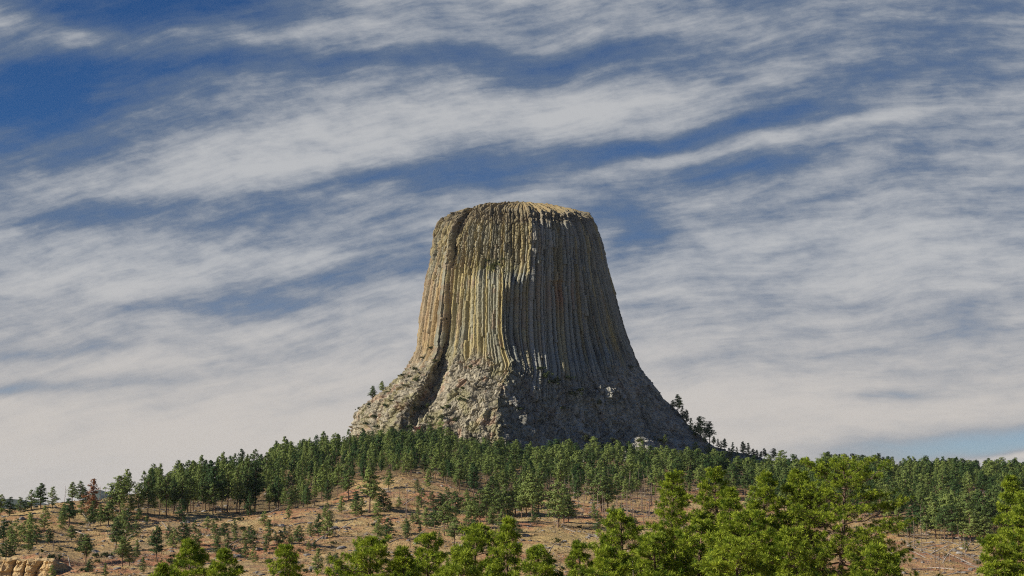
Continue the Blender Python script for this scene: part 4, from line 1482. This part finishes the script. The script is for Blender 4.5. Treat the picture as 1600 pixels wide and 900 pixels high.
# ------------------------------------------------------------------ sandstone ledge at lower left
def build_ledge():
    nu, nv = 420, 90
    X = np.linspace(-130, 128, nu)
    topY = np.interp(X, [-130, 0, 20, 60, 85, 100, 128], [872, 874, 875, 876, 876, 883, 897]) + 1.6 * fbm(np.stack([X / 9, X * 0, X * 0], -1), 3, 6)
    D0 = np.interp(X, [-130, 0, 60, 85, 92, 128], [531, 533, 533, 533, 541, 548])
    v = np.linspace(0, 1, nv)
    P = np.zeros((nu, nv, 3))
    for j, t in enumerate(v):
        if t < 0.3:             # the top, running back into the slope
            q = t / 0.3
            D = D0 + 2 + 12 * (1 - q)
            Pj = at(X, topY, D0 + 2)
            Pj[:, 0] *= (D / (D0 + 2))
            Pj[:, 1] = D
            Pj[:, 2] += 0.25 * (1 - q)
        else:
            q = (t - 0.3) / 0.7
            Pj = at(X, topY, D0 + 2)
            Pj[:, 1] -= 3.5 * q
            Pj[:, 2] -= 13.0 * q
        P[:, j] = Pj
    f1, f2, rv = worley(P / np.array([3.0, 3.0, 9.0]), 5)
    butt = np.abs(((P[..., 0] + 3.6 * fbm(P / np.array([7, 7, 20]), 2, 8)) / 4.6) % 1.0 - 0.5) * 2
    d = 2.3 * (0.5 - butt ** 5) + 0.9 * (rv - 0.5) + 0.35 * fbm(P / 1.4, 3, 9) + 0.8 * np.sign(np.sin(P[..., 2] * 2.1 + 2 * fbm(P / 6, 2, 19))) * 0.22 + 0.3 * fbm(P / np.array([6, 6, 0.5]), 3, 11)
    w = sstep(np.broadcast_to(v[None, :], d.shape), 0.10, 0.30)
    P[..., 1] -= d * w * 1.1
    P[..., 2] -= 1.1 * np.clip(-d, 0, 2) * w * np.exp(-((v[None, :] - 0.3) / 0.12) ** 2)
    P[..., 2] += (0.4 * fbm(P / 2.5, 3, 12)) * (1 - w)
    base = P.reshape(-1, 3).mean(0)
    me = mesh_np('rock_ledge', (P - base).reshape(-1, 3), grid_faces(nu, nv), smooth=False)
    me.flip_normals()
    o = obj('rock_ledge', me, M['sandstone'], loc=base)
    tag(o, 'yellow sandstone ledge with vertical cracks in the lower left slope', 'rock ledge')


build_ledge()

# ------------------------------------------------------------------ shrubs on the tower and the slope
def shrub_mesh(seed, n=420):
    r = np.random.default_rng(seed)
    cc = r.normal(0, 0.42, (14, 3)) * np.array([1.2, 1.2, 0.5]) + np.array([0, 0, 0.55])
    c = cc[r.integers(0, 14, n)]
    u = unit(n, r)
    p = c + u * 0.34 * r.uniform(0.4, 1, (n, 1))
    nn = u + r.normal(0, 0.4, (n, 3)) + np.array([0, 0, 0.3])
    nn /= np.linalg.norm(nn, axis=1, keepdims=True)
    v, f = quads(p, nn, r.uniform(0.07, 0.15, n), r)
    return mesh_np('shrub', v, f)


SHR = [shrub_mesh(k) for k in range(3)]
for m_ in SHR: m_.materials.append(M['shrub'])
SRED = shrub_mesh(9); SRED.materials.append(M['shrub_red'])
SH = [('on the left apron of the rock tower', [(560, 640, 2.6), (577, 634, 3), (604, 614, 2), (628, 588, 3), (648, 578, 3), (650, 596, 4), (640, 590, 3), (634, 605, 3), (660, 560, 2.5), (675, 545, 3), (680, 565, 3), (602, 636, 3.2), (612, 628, 2.4), (572, 664, 3), (585, 652, 3), (590, 668, 3.6), (648, 642, 3.6), (658, 640, 3.4), (667, 636, 3)]),
      ('on the sunlit rubble in front of the rock tower', [(735, 575, 3), (748, 574, 2), (722, 608, 2.6), (717, 626, 3), (726, 628, 3.4), (733, 622, 2.6), (692, 640, 3.4), (700, 636, 3), (690, 655, 4), (640, 668, 4), (710, 658, 3.4), (762, 560, 2), (785, 545, 2), (672, 652, 3)]),
      ('on the shaded right face of the rock tower', [(845, 578, 4), (852, 590, 5), (862, 600, 5), (870, 596, 4), (888, 592, 4), (895, 618, 5), (905, 612, 4), (938, 632, 4), (880, 640, 4), (812, 640, 3), (920, 690, 5), (945, 700, 5), (960, 690, 4), (1000, 690, 4), (930, 706, 5), (1030, 690, 4), (985, 576, 3)]),
      ('on the grassy ledge high on the rock tower', [(762, 409, 2.4), (770, 415, 2.6), (780, 411, 2.2), (787, 406, 2), (774, 420, 2.4)])]
for place, lst in SH:
    lst.sort()
    for i, (X, Y, s_) in enumerate(lst):
        p = tower_at(X, Y)
        o = obj('shrub', SHR[random.randrange(3)], loc=(p[0], p[1] - 0.3, p[2] - 0.3))
        o.scale = (s_ * 0.95, s_ * 0.95, s_ * 0.9)
        o.rotation_euler = (0, 0, random.uniform(0, 6.28))
        tag(o, f"dark shrub {place}, {ordinal(i, len(lst))}".rstrip(', '), 'shrub', 'shrubs on the rock tower')
p = tower_at(655, 676)
o = obj('shrub', SRED, loc=(p[0], p[1] - 1.0, p[2] - 0.4)); o.scale = (5.5, 4.5, 4.2)
tag(o, 'red-leaved shrub among the pines on the left rubble below the tower', 'shrub')
SL = [(82, 876, 2.6), (14, 820, 1.6), (215, 812, 1.8), (228, 812, 1.6), (66, 863, 1.2), (270, 850, 1.6), (438, 848, 1.6), (468, 862, 1.4), (356, 822, 1.8), (600, 800, 1.4), (655, 770, 1.4), (46, 888, 1.2), (300, 868, 1.8), (420, 880, 1.8), (520, 850, 1.4), (905, 826, 1.4), (1480, 870, 1.4), (1530, 882, 1.6)]
_r = np.random.default_rng(91)
while len(SL) < 62:
    X_s, Y_s = float(_r.uniform(5, 900)), float(_r.uniform(806, 896))
    if all(abs(X_s - q[0]) + abs(Y_s - q[1]) > 9 for q in SL):
        SL.append((X_s, Y_s, float(_r.uniform(1.1, 2.4))))
SL.sort()
SLN = []
_cnt = {}
_key = [('left slope' if q[0] < 240 else 'slope left of the middle' if q[0] < 460 else 'slope under the bare hump' if q[0] < 700 else 'golden grass slope' if q[0] < 1000 else 'lower right clearing') for q in SL]
for k_ in _key:
    _cnt[k_] = _cnt.get(k_, 0) + 1
    SLN.append('on the ' + k_ + ', ' + ordinal(_cnt[k_] - 1, _key.count(k_)))
for i, (X, Y, s_) in enumerate(SL):
    p = hit(X, Y)
    o = obj('shrub', SHR[random.randrange(3)], loc=(p[0], p[1], p[2] - 0.2))
    o.scale = (s_ * 0.9,) * 3
    tag(o, f"low green shrub {SLN[i]}".rstrip(', '), 'shrub', 'shrubs on the bare slope')

# ------------------------------------------------------------------ near pines
def near_pine(seed, H, R, bare=0.25, round_=0.5, nlimb=46, sway=0.25, thin=1.0, lean=0.0):
    """trunk, branches and needle crown of a ponderosa about a hundred metres away"""
    r = np.random.default_rng(seed)
    t = np.linspace(0, 1, 16)
    ph = r.uniform(0, 6, 2)
    path = np.stack([sway * (np.sin(t * 5 + ph[0]) - math.sin(ph[0])) * t + lean * t * t, sway * (np.sin(t * 4.2 + ph[1]) - math.sin(ph[1])) * t, t * H - 0.4], -1)
    tr, br = MB(), MB()
    tr.add(tube(path, 0.0175 * H * (1 - t) ** 0.75 + 0.025, 10))
    tuft_p, tuft_d, tuft_s = [], [], []

    def tuft(p, d, s=1.0):
        tuft_p.append(p); tuft_d.append(d / (np.linalg.norm(d) + 1e-9)); tuft_s.append(s)

    for k in range(nlimb):
        q = min(0.995, ((k // 4) * 4 + 2 + r.uniform(-0.9, 0.9)) / nlimb)
        h = bare + (1 - bare) * q ** 0.9
        prof = (1 - q) ** (0.9 - 0.5 * round_) * (0.55 + 0.45 * min(1, q / 0.2)) + 0.05
        L = R * prof * r.uniform(0.48, 1.18)
        a = k * 2.4 + r.uniform(-0.5, 0.5)
        c0 = np.array([np.interp(h, t, path[:, j]) for j in range(3)])
        up = -0.10 + 0.55 * q + r.uniform(-0.1, 0.15)
        d = np.array([math.cos(a), math.sin(a), up])
        sx = np.linspace(0, 1, 6)
        droop = r.uniform(0.05, 0.22)
        lp = c0 + d * (sx * L)[:, None] + np.array([0, 0, 1.0]) * ((sx ** 2 - 0.9 * sx) * droop * L)[:, None] * 1.6
        lp[1:] += r.normal(0, 0.03 * L, (5, 3))
        br.add(tube(lp, (0.018 + 0.010 * L) * (1 - sx * 0.75), 5))
        ns = int(3 + 3.0 * L * thin)
        for m in range(ns):
            f = 0.28 + 0.72 * (m + r.uniform(0, 1)) / ns
            b0 = np.array([np.interp(f, sx, lp[:, j]) for j in range(3)])
            sd = (1 if m % 2 else -1) * r.uniform(0.5, 1.1)
            a2 = a + sd
            sl = L * 0.42 * (1.15 - 0.6 * f) * r.uniform(0.6, 1.2) + 0.12
            dd = np.array([math.cos(a2), math.sin(a2), 0.25 + r.uniform(-0.15, 0.5)])
            e = b0 + dd * sl
            br.add(tube([b0, b0 + dd * sl * 0.5 - np.array([0, 0, 0.03 * sl]), e], [0.018, 0.013, 0.006], 4))
            tuft(e, dd + np.array([0, 0, 0.4]), r.uniform(0.8, 1.15))
            nt = int(0.35 + sl * 1.6)
            for w in range(nt):
                ff = r.uniform(0.35, 0.95)
                pp = b0 + dd * sl * ff + r.normal(0, 0.10, 3) + np.array([0, 0, 0.06])
                tuft(pp, dd * 0.5 + unit(1, r)[0] * 0.8 + np.array([0, 0, 0.6]), r.uniform(0.65, 1.05))
        tuft(lp[-1], d + np.array([0, 0, 0.5]), 1.1)
    for m in range(5):
        tuft(path[-1] - np.array([0, 0, 0.12 * m]) + r.normal(0, 0.08, 3), np.array([r.normal(0, .5), r.normal(0, .5), 1.0]), 1.1)
    tp, td, ts = np.array(tuft_p), np.array(tuft_d), np.array(tuft_s)
    nb = 44
    P = np.repeat(tp, nb, 0)
    D = np.repeat(td, nb, 0) * 0.75 + unit(len(P), r)
    D /= np.linalg.norm(D, axis=1, keepdims=True)
    Ln = np.repeat(ts, nb) * r.uniform(0.20, 0.36, len(P))
    side = np.cross(D, unit(len(P), r))
    side /= np.linalg.norm(side, axis=1, keepdims=True) + 1e-9
    w = 0.017 * np.repeat(ts, nb)[:, None]
    A = P + D * 0.015
    Bm = P + D * (Ln * 0.6)[:, None]
    T = P + D * Ln[:, None]
    V = np.stack([A, Bm + side * w, T, Bm - side * w], 1).reshape(-1, 3)
    cr = mesh_np('crown', V, np.arange(len(V)).reshape(-1, 4))
    tv_ = np.repeat(np.repeat(r.uniform(0, 1, len(tp)), nb), 4) * 0.62 + np.tile([0.0, 0.22, 0.42, 0.22], len(P))
    set_col(cr, 'tint', tv_[:, None] * np.ones(3))
    cr.materials.append(M['needle_near'])
    tm, bm_ = tr.mesh('trunk', True), br.mesh('branches', True)
    tm.materials.append(M['bark_dark']); bm_.materials.append(M['bark_dark'])
    return tm, bm_, cr


# (centre X, top Y, half width px, distance, roundness, bare part, label)
NEARP = [
    (1310, 727, 84, 126, 0.85, 0.30, 'largest near pine, open crooked branches, tallest at lower right', 1.0),
    (1050, 741, 42, 122, 0.55, 0.25, 'tall full near pine, leftmost of the tall group below the tower\'s right foot', 1.0),
    (1115, 736, 40, 125, 0.50, 0.28, 'pointed tall near pine second in the tall group right of centre', 1.0),
    (1200, 742, 28, 128, 0.55, 0.30, 'slender near pine just left of the largest near pine, the left of a pair', 1.0),
    (1238, 738, 34, 130, 0.60, 0.34, 'slender near pine touching the largest near pine, the right of a pair', 1.0),
    (1572, 748, 26, 112, 0.20, 0.20, 'narrow spire-like near pine at the right picture edge', 1.0),
    (1606, 772, 44, 104, 0.55, 0.20, 'broad near pine cut off by the right picture edge', 1.0),
    (962, 803, 42, 112, 0.60, 0.22, 'rounded near pine left of the tall group, right of the golden grass', 1.0),
    (903, 851, 26, 108, 0.45, 0.22, 'small near pine low on the frame, below the golden grass', 1.0),
    (802, 815, 30, 104, 0.30, 0.20, 'narrow topped near pine at bottom centre, right of a broader one', 1.0),
    (752, 826, 44, 108, 0.65, 0.20, 'broad near pine at bottom centre below the dark clump', 1.0),
    (832, 858, 34, 100, 0.55, 0.20, 'low near pine filling the bottom between the narrow and the small one', 1.0),
    (678, 838, 40, 112, 0.55, 0.20, 'near pine at bottom left of centre with an open top', 1.0),
    (588, 846, 52, 106, 0.75, 0.20, 'wide round near pine at the bottom, left of the open-topped one', 1.0),
    (628, 862, 26, 104, 0.45, 0.20, 'small near pine wedged between the wide round and the open-topped pine', 1.0),
    (444, 857, 32, 104, 0.50, 0.20, 'near pine standing alone at the bottom below the red earth patch', 1.0),
    (300, 849, 34, 110, 0.55, 0.20, 'bright near pine at bottom left, the taller of two', 1.0),
    (352, 863, 28, 106, 0.50, 0.20, 'bright near pine at bottom left, the shorter right one of two', 1.0),
    (252, 886, 18, 104, 0.50, 0.20, 'tip of a near pine at the bottom edge, far left one', 1.0),
    (1150, 768, 30, 106, 0.45, 0.20, 'bright near pine in front of the pointed tall one', 1.0),
    (1092, 818, 50, 98, 0.65, 0.20, 'low bushy near pine in front of the tall group, left part', 1.0),
    (1012, 838, 44, 96, 0.65, 0.20, 'low bushy near pine under the rounded one', 1.0),
    (1178, 806, 56, 96, 0.70, 0.20, 'low bushy near pine in front of the tall group, right part', 1.0),
    (1240, 830, 50, 94, 0.65, 0.20, 'low bushy near pine under the left arm of the largest pine', 1.0),
    (1136, 850, 52, 86, 0.70, 0.20, 'lowest bushy near pine in the middle of the tall group', 1.0),
    (958, 862, 40, 92, 0.60, 0.20, 'low near pine at the bottom beside the small one', 1.0),
    (1380, 858, 48, 104, 0.70, 0.20, 'low near pine under the right side of the largest pine', 1.0),
    (1556, 840, 34, 98, 0.50, 0.20, 'low near pine in front of the narrow spire at right', 1.0),
    (722, 868, 34, 98, 0.55, 0.20, 'low near pine in front of the broad one at bottom centre', 1.0),
]
for k, (X, Yt, hwp, D, rnd, bare, lab, _s) in enumerate(NEARP):
    top = at(X, Yt, D)
    gz = float(ground_z(top[0], top[1]))
    H = top[2] - gz + 0.4
    R = hwp / F * D * 1.58
    # only about the upper ten metres carry the crown
    crown = max(3.2, min(0.82 * H, R * (3.6 if rnd < 0.7 else 2.9) + 2.0))
    bare_ = max(0.08, 1 - crown / H)
    big = (k == 0)
    nl = int((28 + 6.2 * crown) * (0.66 if big else 0.88))
    big = (k == 0)
    tm, bm_, cr = near_pine(2000 + k, H, R, bare_, rnd, nl, 0.30 if not big else 0.5, 1.15, lean=0.0)
    e = bpy.data.objects.new('pine_tree', None)
    e.location = (top[0], top[1], gz)
    C.objects.link(e)
    tag(e, lab, 'pine', 'near bright pines along the bottom')
    obj('trunk', tm, None, e)
    obj('branches', bm_, None, e)
    obj('crown', cr, None, e)

# the dead twiggy tree among the near pines
p = at(990, 866, 94)
gz = float(ground_z(p[0], p[1]))
tm = snag_mesh(777, H=float(p[2] - gz), branches=10, joined=True)
tm.materials.append(M['log'])
o = obj('dead_tree', tm, None, None, (p[0], p[1], gz))
o.scale = (0.35, 0.35, 1)
tag(o, 'pale dead tree with bare twigs among the near pines at the bottom', 'dead tree')

# ------------------------------------------------------------------ haze
bm_h = MB()
x0, x1, y0, y1, z0, z1 = -14000, 14000, -200, 13500, -70, 330
v = np.array([[x, y, z] for x in (x0, x1) for y in (y0, y1) for z in (z0, z1)], float)
f = np.array([[0, 1, 3, 2], [4, 6, 7, 5], [0, 4, 5, 1], [2, 3, 7, 6], [0, 2, 6, 4], [1, 5, 7, 3]])
hm = bpy.data.materials.new('haze_air')
hm.use_nodes = True
hb = NB(hm.node_tree)
hb.n.clear()
ho = hb.node('ShaderNodeOutputMaterial')
pv = hb.node('ShaderNodeVolumePrincipled')
pv.inputs['Color'].default_value = (0.75, 0.86, 1.0, 1)
pv.inputs['Density'].default_value = 0.000014
hb.l.new(pv.outputs[0], ho.inputs['Volume'])
o = obj('haze', mesh_np('haze', v, f), hm)
tag(o, 'thin blue air over the far hills', 'haze', kind='stuff')

for o in C.objects:
    if o.parent is None and o.get('label') and not 4 <= len(o['label'].split()) <= 16:
        print('LABEL', len(o['label'].split()), o.name, o['label'])
